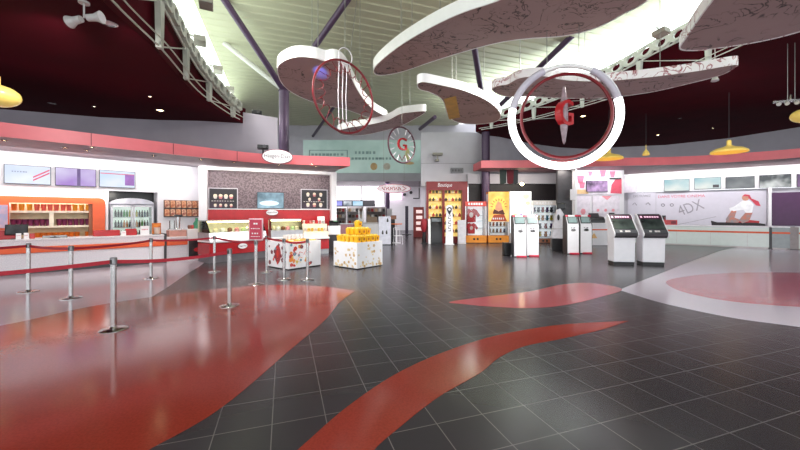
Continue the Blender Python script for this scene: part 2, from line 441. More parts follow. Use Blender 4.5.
# brace from the back wall to the roof
q0 = at(313, 136, 27.8); q3 = atz(336, 104, ZR)
struct(MB().cyl(q0, q3, .11, seg=12).build('column_brace', M_purple))
q0 = at(420, 129, 23.5); q3 = at(435, 117, 21)
struct(MB().cyl(q0, q3, .12, seg=12).build('column_brace', M_purple))

# ---- perforated beams with posts, tie rods and diagonals
def resample(path, step):
    P = [Vector(p) for p in path]; out = [P[0]]; need = step
    for a, b in zip(P, P[1:]):
        L = (b - a).length; pos = 0
        while L - pos >= need:
            pos += need; out.append(a.lerp(b, pos / L)); need = step
        need -= L - pos
    return out
def truss(path, side, zc, zf, hh, cell, post_every, label, m, start=0):
    P = resample(path, cell)
    o = thing('roof_truss', label, 'truss', (P[0].x, P[0].y, 0)); O = P[0]
    rel = [p - O for p in P]
    mb = MB(); zb = lambda q: zf(q.y + O.y)
    for i in range(len(rel) - 1):
        a, b = rel[i], rel[i + 1]
        def w(s, t): q = a.lerp(b, s); return mb.v((q.x, q.y, zb(q) + t * hh))
        n = 12; ring = [w(.5 + .3 * math.cos(2 * PI * k / n), .5 + .32 * math.sin(2 * PI * k / n)) for k in range(n)]
        out = []
        for k in range(n):
            c, s2 = math.cos(2 * PI * k / n), math.sin(2 * PI * k / n); mx = max(abs(c), abs(s2)); out.append(w(.5 + .5 * c / mx, .5 + .5 * s2 / mx))
        for k in range(n): mb.face([ring[k], ring[(k + 1) % n], out[(k + 1) % n], out[k]])
    bmesh.ops.remove_doubles(mb.bm, verts=mb.bm.verts[:], dist=.002)
    be = mb.build('perforated_beam', m, o, flat=True); s = be.modifiers.new('thickness', 'SOLIDIFY'); s.thickness = .1
    mb = MB()
    mb.tube([(q.x, q.y, zb(q) + hh + .03) for q in rel], .04, 6).build('top_flange', m, o)
    MB().tube([(q.x, q.y, zb(q) - .02) for q in rel], .03, 6).build('bottom_flange', m, o)
    MB().tube([(q.x, q.y, zc + .03) for q in rel], .017, 6).build('tie_rod', m, o)
    MB().tube([(q.x + .12 * side, q.y, zc + .1) for q in rel], .014, 6).build('tie_rod', m, o)
    idx = list(range(start, len(rel) - 1, post_every))
    for n_, i in enumerate(idx):
        q = rel[i]; mb = MB()
        t = (rel[min(i + 1, len(rel) - 1)] - rel[max(i - 1, 0)]).normalized()
        M = Matrix.Translation((q.x, q.y, 0)) @ Matrix.Rotation(math.atan2(t.y, t.x), 4, 'Z')
        vs = [(-.1, zb(q)), (.1, zb(q)), (.055, zc), (-.055, zc)]
        A = [mb.v(M @ Vector((x, -.05, z))) for x, z in vs]; B = [mb.v(M @ Vector((x, .05, z))) for x, z in vs]
        mb.face(A); mb.face(B[::-1])
        for k in range(4): mb.face([A[k], A[(k + 1) % 4], B[(k + 1) % 4], B[k]])
        mb.build('post', m, o)
        if n_ + 1 < len(idx):
            e = rel[idx[n_ + 1]]
            MB().cyl((q.x, q.y, zc + .03), (e.x, e.y, zb(e)), .016, seg=6).build('diagonal_rod', m, o)
    return o
def upstand(path, z0, zf, h, t, m):
    mb = MB(); A = [mb.v((x, y, z0)) for x, y in path]; B = [mb.v((x, y, zf(y) + h)) for x, y in path]
    for i in range(len(path) - 1): mb.face([A[i], A[i + 1], B[i + 1], B[i]])
    o = mb.build('trim_upstand', m, flat=True); s = o.modifiers.new('thickness', 'SOLIDIFY'); s.thickness = t; struct(o)
upstand(shift(LCH, .16), ZL, zbL, .33, .04, M_maroon); upstand(shift(RCH, -.16), ZRT, zbR, .39, .04, M_maroon)
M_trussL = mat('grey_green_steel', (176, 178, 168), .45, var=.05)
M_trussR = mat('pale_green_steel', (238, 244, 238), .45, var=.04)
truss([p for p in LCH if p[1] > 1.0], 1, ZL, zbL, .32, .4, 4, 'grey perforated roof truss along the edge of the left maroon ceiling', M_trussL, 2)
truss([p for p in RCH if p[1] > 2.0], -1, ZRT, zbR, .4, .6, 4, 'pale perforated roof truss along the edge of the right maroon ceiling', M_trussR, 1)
# ================================================================== THINGS OVERHEAD
# ---- hanging cloud panels
def scribble(name, base, base2, line, scale, thick, rough=.5):
    m = bpy.data.materials.new(name); m.use_nodes = True; nt = m.node_tree; b = nt.nodes['Principled BSDF']
    tc = nt.nodes.new('ShaderNodeTexCoord')
    n1 = nt.nodes.new('ShaderNodeTexNoise'); n1.inputs['Scale'].default_value = scale; n1.inputs['Detail'].default_value = 3; n1.inputs['Distortion'].default_value = 1.6
    n2 = nt.nodes.new('ShaderNodeTexNoise'); n2.inputs['Scale'].default_value = .9
    for n in (n1, n2): nt.links.new(tc.outputs['Object'], n.inputs['Vector'])
    cr = nt.nodes.new('ShaderNodeValToRGB'); nt.links.new(n1.outputs['Fac'], cr.inputs['Fac'])
    e = cr.color_ramp.elements; e[0].position = .5 - thick; e[0].color = (0, 0, 0, 1); e[1].position = .5; e[1].color = (1, 1, 1, 1)
    x = e.new(.5 + thick); x.color = (0, 0, 0, 1)
    md = nt.nodes.new('ShaderNodeMath'); md.operation = 'MULTIPLY'
    c2 = nt.nodes.new('ShaderNodeValToRGB'); c2.color_ramp.elements[0].position = .42; c2.color_ramp.elements[1].position = .52
    nt.links.new(n2.outputs['Fac'], c2.inputs['Fac']); nt.links.new(cr.outputs['Color'], md.inputs[0]); nt.links.new(c2.outputs['Color'], md.inputs[1])
    mb_ = nt.nodes.new('ShaderNodeMix'); mb_.data_type = 'RGBA'
    mb_.inputs[6].default_value = rgb(base); mb_.inputs[7].default_value = rgb(base2); nt.links.new(n2.outputs['Fac'], mb_.inputs[0])
    mx = nt.nodes.new('ShaderNodeMix'); mx.data_type = 'RGBA'; nt.links.new(md.outputs[0], mx.inputs[0])
    nt.links.new(mb_.outputs[2], mx.inputs[6]); mx.inputs[7].default_value = rgb(line)
    nt.links.new(mx.outputs[2], b.inputs['Base Color']); b.inputs['Roughness'].default_value = rough
    return m
M_under = scribble('brown_underside_with_ink_scribble', (178, 152, 150), (158, 130, 128), (30, 18, 22), 1.5, .022)
M_under2 = scribble('brown_underside_bold_ink', (176, 150, 148), (156, 128, 126), (28, 16, 20), 1.9, .026)
M_rim = mat('white_rim', (244, 242, 242), .35, var=.02)
M_rimred = scribble('white_rim_with_red_scribble', (246, 242, 242), (240, 236, 236), (150, 26, 44), 2.6, .04)
M_wire = mat('steel_wire', (150, 150, 146), .35, .6)
def cloud(pix, z, t, label, under=M_under, rim=M_rim, wires=(), n=7, smooth=True):
    pts = [atz(px, py, z) for px, py in pix]
    if smooth: pts = catmull(pts, n)
    c = sum(pts, Vector()) / len(pts)
    o = thing('cloud_panel', label, 'ceiling decoration', (c.x, c.y, z), 0, 'hanging cloud panels')
    P = [(p.x - c.x, p.y - c.y) for p in pts]
    MB().prism(P, 0, t * .96).build('panel', under, o)
    ar = sum(P[i][0] * P[(i + 1) % len(P)][1] - P[(i + 1) % len(P)][0] * P[i][1] for i in range(len(P)))
    if ar < 0: P = P[::-1]
    mb = MB(); N = len(P); ring = []
    for i in range(N):
        d = (Vector(P[(i + 1) % N]) - Vector(P[i - 1])).normalized(); nx, ny = d.y * .025, -d.x * .025
        x, y = P[i]
        ring.append([mb.v((x, y, -.01)), mb.v((x + nx, y + ny, -.01)), mb.v((x + nx, y + ny, t)), mb.v((x, y, t))])
    for i in range(N):
        A, B = ring[i], ring[(i + 1) % N]
        for k in range(4): mb.face([A[k], B[k], B[(k + 1) % 4], A[(k + 1) % 4]])
    mb.build('rim', rim, o)
    for px, py in wires:
        q = atz(px, py, z + t)
        MB().cyl((q.x - c.x, q.y - c.y, t * .9), (q.x - c.x, q.y - c.y, ZR - z), .009, seg=6).build('suspension_cable', M_wire, o)
    return o, c
A_, cA = cloud([(278, 70), (283, 62), (297, 57), (314, 58), (325, 61), (334, 60), (342, 64), (349, 74), (356, 88), (364, 100), (374, 110), (386, 117), (384, 120), (368, 117), (345, 109), (320, 104), (297, 95), (283, 84)], 5.5, .27,
      'brown cloud panel with white rim lit by a blue spot, above red hoop', wires=((312, 50), (318, 50), (345, 58), (360, 88)))
cloud([(338, 131), (352, 127), (372, 124), (388, 120), (400, 114), (412, 112), (424, 111), (424, 113), (414, 119), (400, 126), (382, 131), (362, 135), (345, 135)], 5.25, .24,
      'small crescent cloud panel hanging low behind the hoop with red letter', wires=((372, 122), (410, 112)))
cloud([(374, 71), (380, 62), (400, 46), (430, 28), (462, 13), (495, 2), (540, -16), (600, -30), (640, -22), (650, -6), (640, 5), (622, 14), (604, 24), (585, 31), (560, 36), (530, 38), (500, 42), (465, 51), (430, 62), (400, 72), (380, 75)], 5.7, .28,
      'largest brown cloud panel with white rim spanning the top centre', M_under2, wires=((401, 34), (412, 30), (440, 16), (500, -2), (560, -20)))
D_, cD = cloud([(418, 84), (424, 82), (440, 85), (462, 90), (482, 98), (494, 106), (500, 114), (498, 120), (488, 123), (470, 124), (455, 121), (448, 114), (445, 104), (440, 97), (430, 92), (420, 89)], 5.0, .22,
      'tan cloud panel with yellow light patch painted on its underside', wires=((452, 80), (456, 81), (484, 92)))
cloud([(493, 90), (497, 86), (508, 84), (520, 78), (542, 76), (565, 80), (600, 81), (640, 78), (690, 72), (733, 65), (733, 68), (720, 75), (690, 83), (650, 92), (610, 97), (570, 98), (530, 96), (505, 96)], 5.0, .2,
      'long cloud panel with red scribbles on its white rim, above glowing ring', M_under, M_rimred, wires=((520, 72), (585, 72), (660, 68)))
cloud([(681, 48), (688, 36), (700, 18), (712, 2), (730, -20), (770, -45), (830, -50), (860, -20), (850, 8), (820, 24), (790, 34), (755, 42), (715, 48), (695, 50)], 4.7, .2,
      'brown cloud panel with scribbled rim at the top right corner', M_under2, M_rimred, wires=((705, -2), (760, -30)))
# patch of yellow light on the tan panel, painted as a flat gold piece
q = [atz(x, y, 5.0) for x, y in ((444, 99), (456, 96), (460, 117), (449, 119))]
g = MB().prism([(p.x - cD.x, p.y - cD.y) for p in q], -.012, .0).build('yellow_light_patch', mat('painted_yellow_light', (206, 160, 60), .4, var=.15, scale=3), D_)
g['label'] = 'yellow light patch painted on the underside'

# ---- hoops
M_hoopred = mat('red_painted_hoop', (118, 12, 26), .3, var=.08)
def hang(o, xs, z0, ztop, off):
    for x, y in xs: MB().cyl((x, y, z0), (x, y, ztop), .007, seg=6).build('suspension_cable', M_wire, o)
p = at(345, 97, 8.5)
o = thing('hanging_hoop', 'red hoop with inner zigzag lacing and white tubes', 'ceiling decoration', p, R(-12), 'hanging hoops')
o.rotation_euler = (0, R(8), R(44)); RR = .88
MB().ring(RR, .028, seg=72).build('hoop', M_hoopred, o)
mb = MB(); pts = []
for i in range(120):
    a = 2 * PI * i / 120; r = RR * (.74 + .07 * math.sin(a * 22) + .03 * math.sin(a * 9)); 
    a2 = a + .05 * math.sin(a * 22 + 1.2); pts.append((r * math.cos(a2), .03 * math.sin(a * 11), r * math.sin(a2)))
mb.tube(pts, .011, 5, closed=True).build('lacing', M_hoopred, o)
for k in range(22):
    a = 2 * PI * k / 22 + .1
    MB().cyl((RR * .79 * math.cos(a), 0, RR * .79 * math.sin(a)), (RR * .985 * math.cos(a + .07), 0, RR * .985 * math.sin(a + .07)), .008, seg=5).build('lace_tie', M_hoopred, o)
M_acryl = mat('pale_acrylic', (226, 222, 228), .15, var=.03)
for x, w in ((-.14, .01), (-.02, .009), (.09, .01)):
    MB().tube([(x + .1, .05, -.72), (x - .02, .06, 0), (x - .11, .05, .8)], w, 6).build('white_tube', M_acryl, o)
mb = MB().ring(.2, .012, (-.13, 0, 1.0), seg=28); mb.build('hanging_loop', M_acryl, o)
hang(o, ((0, 0),), 1.2, ZR - p.z, 0)

p = at(402, 145, 12.0)
o = thing('hanging_hoop', 'small dark hoop holding a red letter G', 'ceiling decoration', p, R(42), 'hanging hoops')
MB().ring(.62, .03, seg=56).build('hoop', mat('plum_hoop', (84, 44, 58), .35), o)
lettering('G', .42, .44, (0, -.01, 0.03), M_red, o, 'letter', ext=.03)
for k in range(16):
    a = 2 * PI * k / 16
    if abs(math.sin(a)) > .98: continue
    mb = MB(); c, s = math.cos(a), math.sin(a)
    for r0_, r1_, w in ((.38, .6, .022),):
        mb.prism_y([(c * r0_ - s * .006, s * r0_ + c * .006), (c * r0_ + s * .006, s * r0_ - c * .006), (c * r1_ + s * w, s * r1_ - c * w), (c * r1_ - s * w, s * r1_ + c * w)], -.01, .01)
    mb.build('spoke', M_acryl, o)
MB().tube([(-.14, 0, -.34), (0, 0, -.54), (.14, 0, -.34)], .014, 6).build('lower_bracket', M_hoopred, o)
hang(o, ((0, 0),), .64, ZR - p.z, 0)

p = at(564, 116, 7.6)
o = thing('hanging_hoop', 'large glowing white ring around a thinner red hoop', 'ceiling decoration', p, R(-14), 'hanging hoops')
M_neon = mat('white_light_tube', (255, 252, 255), .3, emit=2.2, var=.01)
M_neonoff = mat('unlit_light_tube', (196, 190, 204), .25, var=.05)
RO = 1.1
x = MB().ring(RO, .082, a0=R(168), a1=R(376), seg=90, rs=14).build('lit_tube', M_neon, o); x['label'] = 'glowing lower part of the ring'
MB().ring(RO, .078, a0=R(16), a1=R(60), seg=90, rs=14).build('unlit_tube', M_neonoff, o)
MB().ring(RO, .078, a0=R(112), a1=R(168), seg=90, rs=14).build('unlit_tube', M_neonoff, o)
MB().ring(RO, .05, a0=R(60), a1=R(112), seg=90, rs=12).build('tube_joint', M_rim, o)
MB().ring(.92, .035, (.03, .0, .0), seg=80).build('inner_hoop', M_hoopred, o)
mb = MB().lathe([(0, -.66), (.03, -.6), (.075, -.3), (.09, 0), (.075, .3), (.03, .6), (0, .66)], (-.0, .0, .02), 16)
mb.build('spindle', mat('smoky_acrylic', (150, 130, 138), .15, var=.2, scale=8), o)
e = lettering('G', .4, .56, (0, 0, 0), M_red, o, 'letter', ext=.08); e.location = (.0, -.02, .06); e.rotation_euler = (0, 0, R(38))
for a, b in (((-.9, 0, -.03), (-.1, 0, -.03)), ((.08, 0, .32), (.92, 0, .3))):
    MB().cyl(a, b, .007, seg=6).build('stay_wire', M_wire, o)
hang(o, ((-.35, 0), (.3, 0)), RO - .06, ZR - p.z, 0)

# ---- yellow pendant lamps
M_lampy = mat('yellow_enamel', (228, 198, 104), .3, var=.04, emit=.22)
M_bulb = mat('warm_lamp', (255, 240, 190), .3, emit=8.0, var=.01)
def pendant(px, py, Y, label, ztop, r=.56, lens=False):
    p = at(px, py, Y)
    o = thing('pendant_lamp', label, 'lamp', p, 0, 'yellow pendant lamps')
    if lens:
        MB().sph((0, 0, .04), r, 28, .62).build('lamp_shade', M_lampy, o); MB().cyl((0, 0, r * .6), (0, 0, .38), r * .14, seg=16).build('lamp_cap', M_lampy, o)
        MB().cyl((0, 0, .37), (0, 0, ztop - p.z), .008, seg=6).build('cord', M_darkgrey, o); return o
    MB().lathe([(r, -.1), (r * .97, -.03), (r * .72, .06), (r * .34, .12), (r * .16, .17), (r * .12, .2), (r * .12, .16), (r * .3, .1), (r * .7, .04), (r * .93, -.05), (r * .985, -.1)], seg=36).build('lamp_shade', M_lampy, o)
    MB().lathe([(r * .13, .18), (r * .13, .34), (r * .09, .38), (0, .38)], seg=18).build('lamp_cap', M_lampy, o)
    MB().cyl((0, 0, .37), (0, 0, ztop - p.z), .008, seg=6).build('cord', M_darkgrey, o)
    MB().sph((0, 0, .02), r * .16, 12).build('bulb', M_bulb, o)
    return o
pendant(-3, 98, 6.0, 'yellow pendant lamp cut off by the left edge, under the maroon ceiling', ZL, .3, True)
pendant(609, 157, 15.4, 'yellow pendant lamp just right below the glowing ring', ZRT)
pendant(729, 150, 13.2, 'yellow pendant lamp above the fascia of the ticket counter', ZRT)
pendant(806, 117, 9.2, 'yellow pendant lamp cut off by the right edge, under the hanging rail', ZRT, .3, True)
pendant(646, 153, 16.0, 'thin slim pendant with a tiny yellow shade above the ticket counter', ZRT, .14)

# ---- spotlights and downlights
def spothead(name, label, p, heads, ztop, group=None, m=M_alu):
    o = thing(name, label, 'spotlight', p, 0, group)
    MB().cyl((0, 0, 0), (0, 0, ztop - p.z), .012, seg=8).build('stem', m, o)
    MB().cyl((0, 0, ztop - p.z - .03), (0, 0, ztop - p.z), .07, seg=16).build('ceiling_plate', m, o)
    for d in heads:
        d = Vector(d).normalized()
        h = MB().cyl(d * .05, d * .16, .05, .055, 16).cyl(d * .16, d * .25, .055, .09, 16).build('lamp_head', m, o)
        MB().cyl(d * .245, d * .252, .08, seg=16).build('lens', M_acryl, h)
    return o
spothead('twin_spotlight', 'grey twin spotlight hanging from the left maroon ceiling', at(84, 18, 5.2), ((-1, .1, -.2), (1, .1, .1)), ZL)
spothead('spotlight', 'white spotlight under the scribbled panel beside the right truss', at(715, 72, 9.4), ((-.1, -.1, -1),), ZRT)
def lens_disc(px, py, z, label, r, lit=True, group=None):
    q = atz(px, py, z)
    o = thing('downlight', label, 'downlight', (q.x, q.y, z), 0, group)
    MB().lathe([(r, 0), (r * 1.05, -.012), (r * .8, -.02), (r * .72, -.004)], seg=20).build('rim', M_steel, o)
    MB().cyl((0, 0, -.006), (0, 0, -.001), r * .74, seg=20).build('lens', M_bulbhot if lit else M_acryl, o)
    return q
M_bulbhot = mat('hot_lamp_lens', (255, 226, 170), .3, emit=14.0, var=.01)
G1 = 'downlights in the maroon ceilings'
for px, py, l, r, lit in ((109, 23, 'unlit round downlight beside the twin spotlight', .12, False), (150, 96, 'small lit downlight in the left maroon ceiling, nearest the truss', .05, True),
                     (160, 110, 'large oval-looking lit downlight near the left grey wall', .12, True), (94, 106, 'small lit downlight in the left maroon ceiling, farther from the truss', .05, True), (52, 103, 'dim round downlight in the left maroon ceiling above the menu screens', .09, False)):
    lens_disc(px, py, ZL, l, r, lit, G1)
for px, py, l, r, lit in ((583, 116, 'lit downlight in the right maroon ceiling seen inside the glowing ring', .13, True), (624, 92, 'bright downlight by the tie rod right of the glowing ring', .14, True),
                     (658, 135, 'small lit downlight in the right maroon ceiling above the slim pendant', .1, True), (680, 118, 'dim downlight in the middle of the right maroon ceiling', .08, False), (713, 128, 'faint lit dot downlight left of the yellow pendant cord', .06, True)):
    lens_disc(px, py, ZRT, l, r, lit, G1)
G2 = 'downlights in the shop soffit'
soff = [(4, 140), (65, 147.5), (92, 147), (87, 150), (154, 155.5), (176, 154.5), (201, 159), (228, 159.5), (234, 162), (279, 164.5), (312, 164), (316, 166)]
names = ['lit soffit downlight at the left picture edge above the first screen', 'lit soffit downlight above the gap between first and second screen', 'lit soffit downlight above second screen, nearer the fascia', 'lit soffit downlight above second screen, nearer the wall',
         'lit soffit downlight above the drinks fridge', 'lit soffit downlight above the snack rack', 'lit soffit downlight where the white wall meets the ice cream shop', 'lit soffit downlight above the left menu board, nearer the fascia', 'lit soffit downlight above the left menu board, nearer the wall',
         'lit soffit downlight beside the oval hanging sign', 'lit soffit downlight above the right menu board, nearer the fascia', 'lit soffit downlight above the right menu board, nearer the wall']
SOFFQ = [lens_disc(px, py, 3.42, l, .075, True, G2) for (px, py), l in zip(soff, names)]
q = at(522, 184, 18.9); o = tag(MB().lathe([(.0, -.1), (.09, -.06), (.1, .02), (.04, .08), (0, .08)], seg=16).build('ceiling_bulb', M_bulbhot), 'round yellow lamp glowing over the orange poster case', 'lamp'); o.location = q

# ---- floodlight boxes on the left glazing, one on the right
M_fl = mat('grey_floodlight', (142, 138, 128), .5)
FLOODQ = []
def flood(px, py, Y, label, s):
    s *= .82; p = at(px, py, Y); FLOODQ.append(p)
    o = thing('floodlight', label, 'floodlight', p, ANG + R(8), 'floodlight boxes along the daylit panels')
    MB().prism_x([(-.22 * s, -.05), (.2 * s, -.09), (.22 * s, .06), (-.2 * s, .1)], -.2 * s, .2 * s).build('housing', M_fl, o, bevel=.01)
    MB().cyl((0, 0, .05), (-.25, .0, .12), .02, seg=8).build('arm', M_fl, o)
for i, (px, py, Y, s) in enumerate(((206, 3, 7.3, .8), (200, 41, 9.0, .82), (218, 70, 11.0, .82), (230, 90, 13.0, .85), (239, 105, 15.0, .85))):
    flood(px, py, Y, ['nearest grey floodlight box at the top of the left daylit panels', 'second nearest grey floodlight box on the left daylit panels', 'middle of five grey floodlight boxes on the left daylit panels', 'second farthest grey floodlight box on the left daylit panels', 'farthest grey floodlight box on the left daylit panels'][i], s)
flood(661, 33, 10.0, 'pale floodlight box above the right truss', 1.0)

# projector rail, wall fixtures
p = at(790, 101, 9.4)
o = thing('hanging_rail', 'grey spotlight rail on two cords under the right maroon ceiling', 'light rail', p, R(-20))
MB().box(-.36, .4, -.03, .03, -.03, .03).build('rail', M_steel, o)
for x in (-.05, .1): MB().cyl((x, 0, 0), (x, 0, ZRT - p.z), .008, seg=6).build('cord', M_wire, o)
for x in (-.25, -.08, .12, .3): MB().cyl((x, 0, -.01), (x - .03, -.1, -.09), .04, .05, 12).build('lamp_head', M_alu, o)
MB().cyl((.02, 0, .03), (.02, 0, .17), .05, .02, 12).build('junction', M_steel, o)
p = at(437, 157, 19.95)
o = thing('wall_projector', 'grey T-shaped projector on the white wall over the shop sign', 'projector', p, 0)
MB().box(-.28, .3, -.35, -.05, .06, .2).build('body', M_fl, o, bevel=.02)
MB().cyl((0, -.2, .07), (0, -.2, -.18), .05, seg=10).build('arm', M_fl, o); MB().box(-.1, .1, -.25, .1, -.26, -.16).build('wall_plate', M_fl, o)
p = at(457, 170.5, 20.0)
o = thing('wall_sign', 'small dark grey lettered sign high on the white wall', 'sign', p, 0)
MB().box(-.36, .36, -.06, .02, -.15, .15).build('panel', mat('sign_grey', (120, 120, 126), .5), o)
mb = MB(); marks(mb, -.3, .3, 0, .13, -.06, 7); mb.build('lettering', M_darkgrey, o)
for px, py, Y, l in ((257, 113, 13.4, 'dark projector box perched on top of the left grey wall'), (263, 147.5, 12.02, 'small dark projector on the grey wall beside the oval sign')):
    p = at(px, py, Y); o = thing('projector', l, 'projector', p, R(20))
    MB().box(-.18, .18, -.12, .16, -.06, .08).build('body', M_dark, o, bevel=.015); MB().cyl((.05, -.12, .01), (.05, -.2, .01), .05, .06, 12).build('lens_barrel', M_darkgrey, o)
    MB().cyl((0, .05, -.07), (0, .14, -.18), .025, seg=8).build('bracket', M_dark, o)
# ================================================================== LEFT: POPCORN COUNTER
def onp(pl, px, off, z=0): return pl.pt(pl.s(px), off, z)
def screen_mat(name, c1, c2, scale=2.0, e=.8): return mat(name, c1, .2, emit=e, dark=True, col2=c2, scale=scale, detail=1.5)
M_spk = mat('speckled_white_front', (212, 208, 214), .35, col2=(232, 230, 234), scale=45)
# long service counter
s0, s1 = LC.s(-60), LC.s(164); L = s1 - s0
o = thing('service_counter', 'long speckled white counter with orange trim below the popcorn shelves', 'counter', LC.pt((s0 + s1) / 2), LC.a)
MB().box(-L / 2, L / 2, 0, .62, .1, .88).build('body', M_spk, o)
MB().box(-L / 2, L / 2, .06, .6, 0, .1).build('plinth', M_darkgrey, o)
MB().box(-L / 2, L / 2, -.05, .66, .88, .93).build('worktop', M_spk, o, bevel=.01)
MB().box(-L / 2, L / 2, -.1, 0, .56, .72).build('trim_band', M_orange, o, bevel=.02)
e = MB().box(L / 2, L / 2 + .07, -.02, .62, 0, .95).build('end_panel', M_darkgrey, o); e['label'] = 'charcoal end panel'
s2, s3 = LC.s(166.5), LC.s(187)
o = thing('service_counter', 'short white counter with pink panel, under the snack rack', 'counter', LC.pt((s2 + s3) / 2), LC.a)
w = (s3 - s2) / 2
MB().box(-w, w, 0, .62, 0, .8).build('body', M_spk, o); MB().box(-w, w, -.1, 0, .56, .72).build('trim_band', M_orange, o, bevel=.02)
MB().box(-w, w, -.03, .62, .8, .84).build('worktop', M_white, o); MB().box(-w * .7, w, .05, .5, .84, 1.04).build('display_box', mat('pink_wood', (206, 150, 138), .5), o)
s2, s3 = LC.s(187.5), LC.s(209); w = (s3 - s2) / 2
o = thing('service_counter', 'taller white counter end with dark photo panel on its front', 'counter', LC.pt((s2 + s3) / 2), LC.a)
MB().box(-w, w, 0, .62, 0, 1.08).build('body', M_white, o, bevel=.01)
ph = MB().box(-w * .9, w * .95, -.02, 0, .1, .72).build('photo_panel', mat('dark_food_photo', (34, 28, 32), .4, col2=(92, 70, 66), scale=2.5, ramp=(.45, .75)), o)
mb = MB(); mb.mi = 0; mb.ell(.2, .09, -.028, -.02, (.05, .36)); mb.mi = 1; mb.ell(.12, .05, -.034, -.028, (.1, .5)); mb.build('food_print', [mat('red_print', (190, 44, 50), .4), mat('cream_print', (214, 190, 176), .4)], ph)

# things on the counter
def monitor(px, py, off, w, h, label, tilt=R(-28), back=False, name='till_monitor', pl=LC, zt=.93, cat='monitor', rz=0):
    p = onp(pl, px, off, zt); zc = pl.z(px, py) - zt
    o = thing(name, label, cat, p, pl.a + rz)
    MB().cyl((0, .0, 0), (0, .02, max(.04, zc - .02)), .025, seg=10).build('stand', M_dark, o); MB().box(-.1, .1, -.07, .09, 0, .02).build('foot', M_dark, o)
    M = Matrix.Translation((0, 0, zc)) @ Matrix.Rotation(tilt, 4, 'X')
    b = MB().box(-w / 2, w / 2, -.02, .02, -h / 2, h / 2, M).build('bezel', M_dark, o, bevel=.006)
    MB().box(-w / 2 + .02, w / 2 - .02, -.024, -.02, -h / 2 + .02, h / 2 - .02, M).build('screen', mat('dim_screen', (70, 74, 78), .15, var=.2), b)
    return o
monitor(16, 230, -.22, .42, .3, 'dark tilted till monitor in front of the poster by the left edge')
monitor(55, 238, -.2, .5, .17, 'low wide black till screen before the middle of the popcorn shelves', R(-50))
for px0, px1, py0, l in ((-8, 15, 232, 'red till housing at the left picture edge'), (29, 34.5, 235, 'narrow red till housing left of the orange bucket row'), (94, 121, 231.5, 'wide red till housing in front of the fridge edge'), (127, 138, 230, 'small red till housing in front of the drinks fridge')):
    a, b = LC.s(px0), LC.s(px1); p = LC.pt((a + b) / 2, -.3, .93); w = (b - a) / 2; h = LC.z((px0 + px1) / 2, py0) - .93 + .03
    o = thing('till_housing', l, 'till', p, LC.a, 'red till housings on the counter')
    MB().prism_x([(-.1, 0), (.16, 0), (.14, h), (-.06, h)], -w, w).build('body', M_red, o, bevel=.01); MB().box(-w * .8, w * .8, .15, .17, h * .2, h * .8).build('rear_screen', M_dark, o)
for px0, px1, py0, l, m in ((15.5, 21, 233.5, 'small white card holder right of the tilted monitor', M_white), (23.5, 28.5, 233, 'second small white card holder between the red housings', M_white), (121.5, 126.5, 231, 'pale card holder between two red housings', M_white), (141, 150, 226, 'white printed card standing right of the small red housing', M_white)):
    a, b = LC.s(px0), LC.s(px1); p = LC.pt((a + b) / 2, -.12, .93); h = LC.z((px0 + px1) / 2, py0) - .93; w = (b - a) / 2
    o = thing('card_holder', l, 'sign', p, LC.a, 'white cards on the counter')
    MB().prism_x([(-.03, 0), (.05, 0), (.015, h), (-.0, h)], -w, w).build('card', m, o)
    mb = MB(); marks(mb, -w * .7, w * .7, h * .6, h * .12, -.012, 4); mb.build('print', mat('pale_red_print', (206, 120, 130), .5), o)
a, b = LC.s(153), LC.s(162); w = (b - a) / 2
o = thing('counter_poster', 'orange lit food poster standing at the right end of the long counter', 'poster', LC.pt((a + b) / 2, -.15, .93), LC.a)
h = LC.z(157, 223) - .93
MB().box(-w, w, 0, .03, 0, h).build('poster', mat('orange_food_poster', (236, 140, 40), .4, col2=(150, 52, 18), scale=5), o); MB().box(-w, w, -.06, .08, 0, .02).build('foot', M_dark, o)
mb = MB().lathe([(.07, 0), (.09, .2), (.0, .2)], (0, -.06, .03), 14); mb.build('cup_print', mat('cream_print', (214, 190, 176), .4), o)
# coffee machine, green bottle, snacks on the short counter
p = onp(LC, 178, -.35, 1.04)
o = thing('drink_machine', 'steel drink mixer with glass jar on the short counter', 'drink machine', p, LC.a)
MB().box(-.2, .2, -.1, .14, 0, .05).build('base', M_steel, o, bevel=.01); MB().cyl((.08, 0, .05), (.08, 0, .48), .055, .07, 16).build('mixing_column', M_steel, o)
MB().cyl((-.1, 0, .05), (-.1, 0, .34), .08, seg=16).build('jar', M_glass, o); MB().box(-.02, .2, -.08, .1, .46, .54).build('head', M_darkgrey, o, bevel=.01)
p = onp(LC, 199, -.3, 1.08)
o = tag(put(MB().lathe([(.1, 0), (.11, .04), (.1, .2), (.05, .28), (.04, .36), (.05, .38), (0, .38)], seg=18).build('syrup_bottle', mat('green_glass', (64, 134, 104), .15)), p, 0), 'green bottle on the taller white counter end', 'bottle')
for px, l, c in ((191.5, 'small brown snack pot left of the green bottle', (120, 70, 50)), (194.5, 'small red snack pot next to the green bottle', (170, 60, 50)), (205, 'dark snack tin right of the green bottle', (50, 44, 46))):
    tag(put(MB().lathe([(.045, 0), (.055, .1), (.04, .13), (0, .13)], seg=12).build('snack_pot', mat('pot_%d' % c[0], c, .4)), onp(LC, px, -.28, 1.08), 0), l, 'pot')

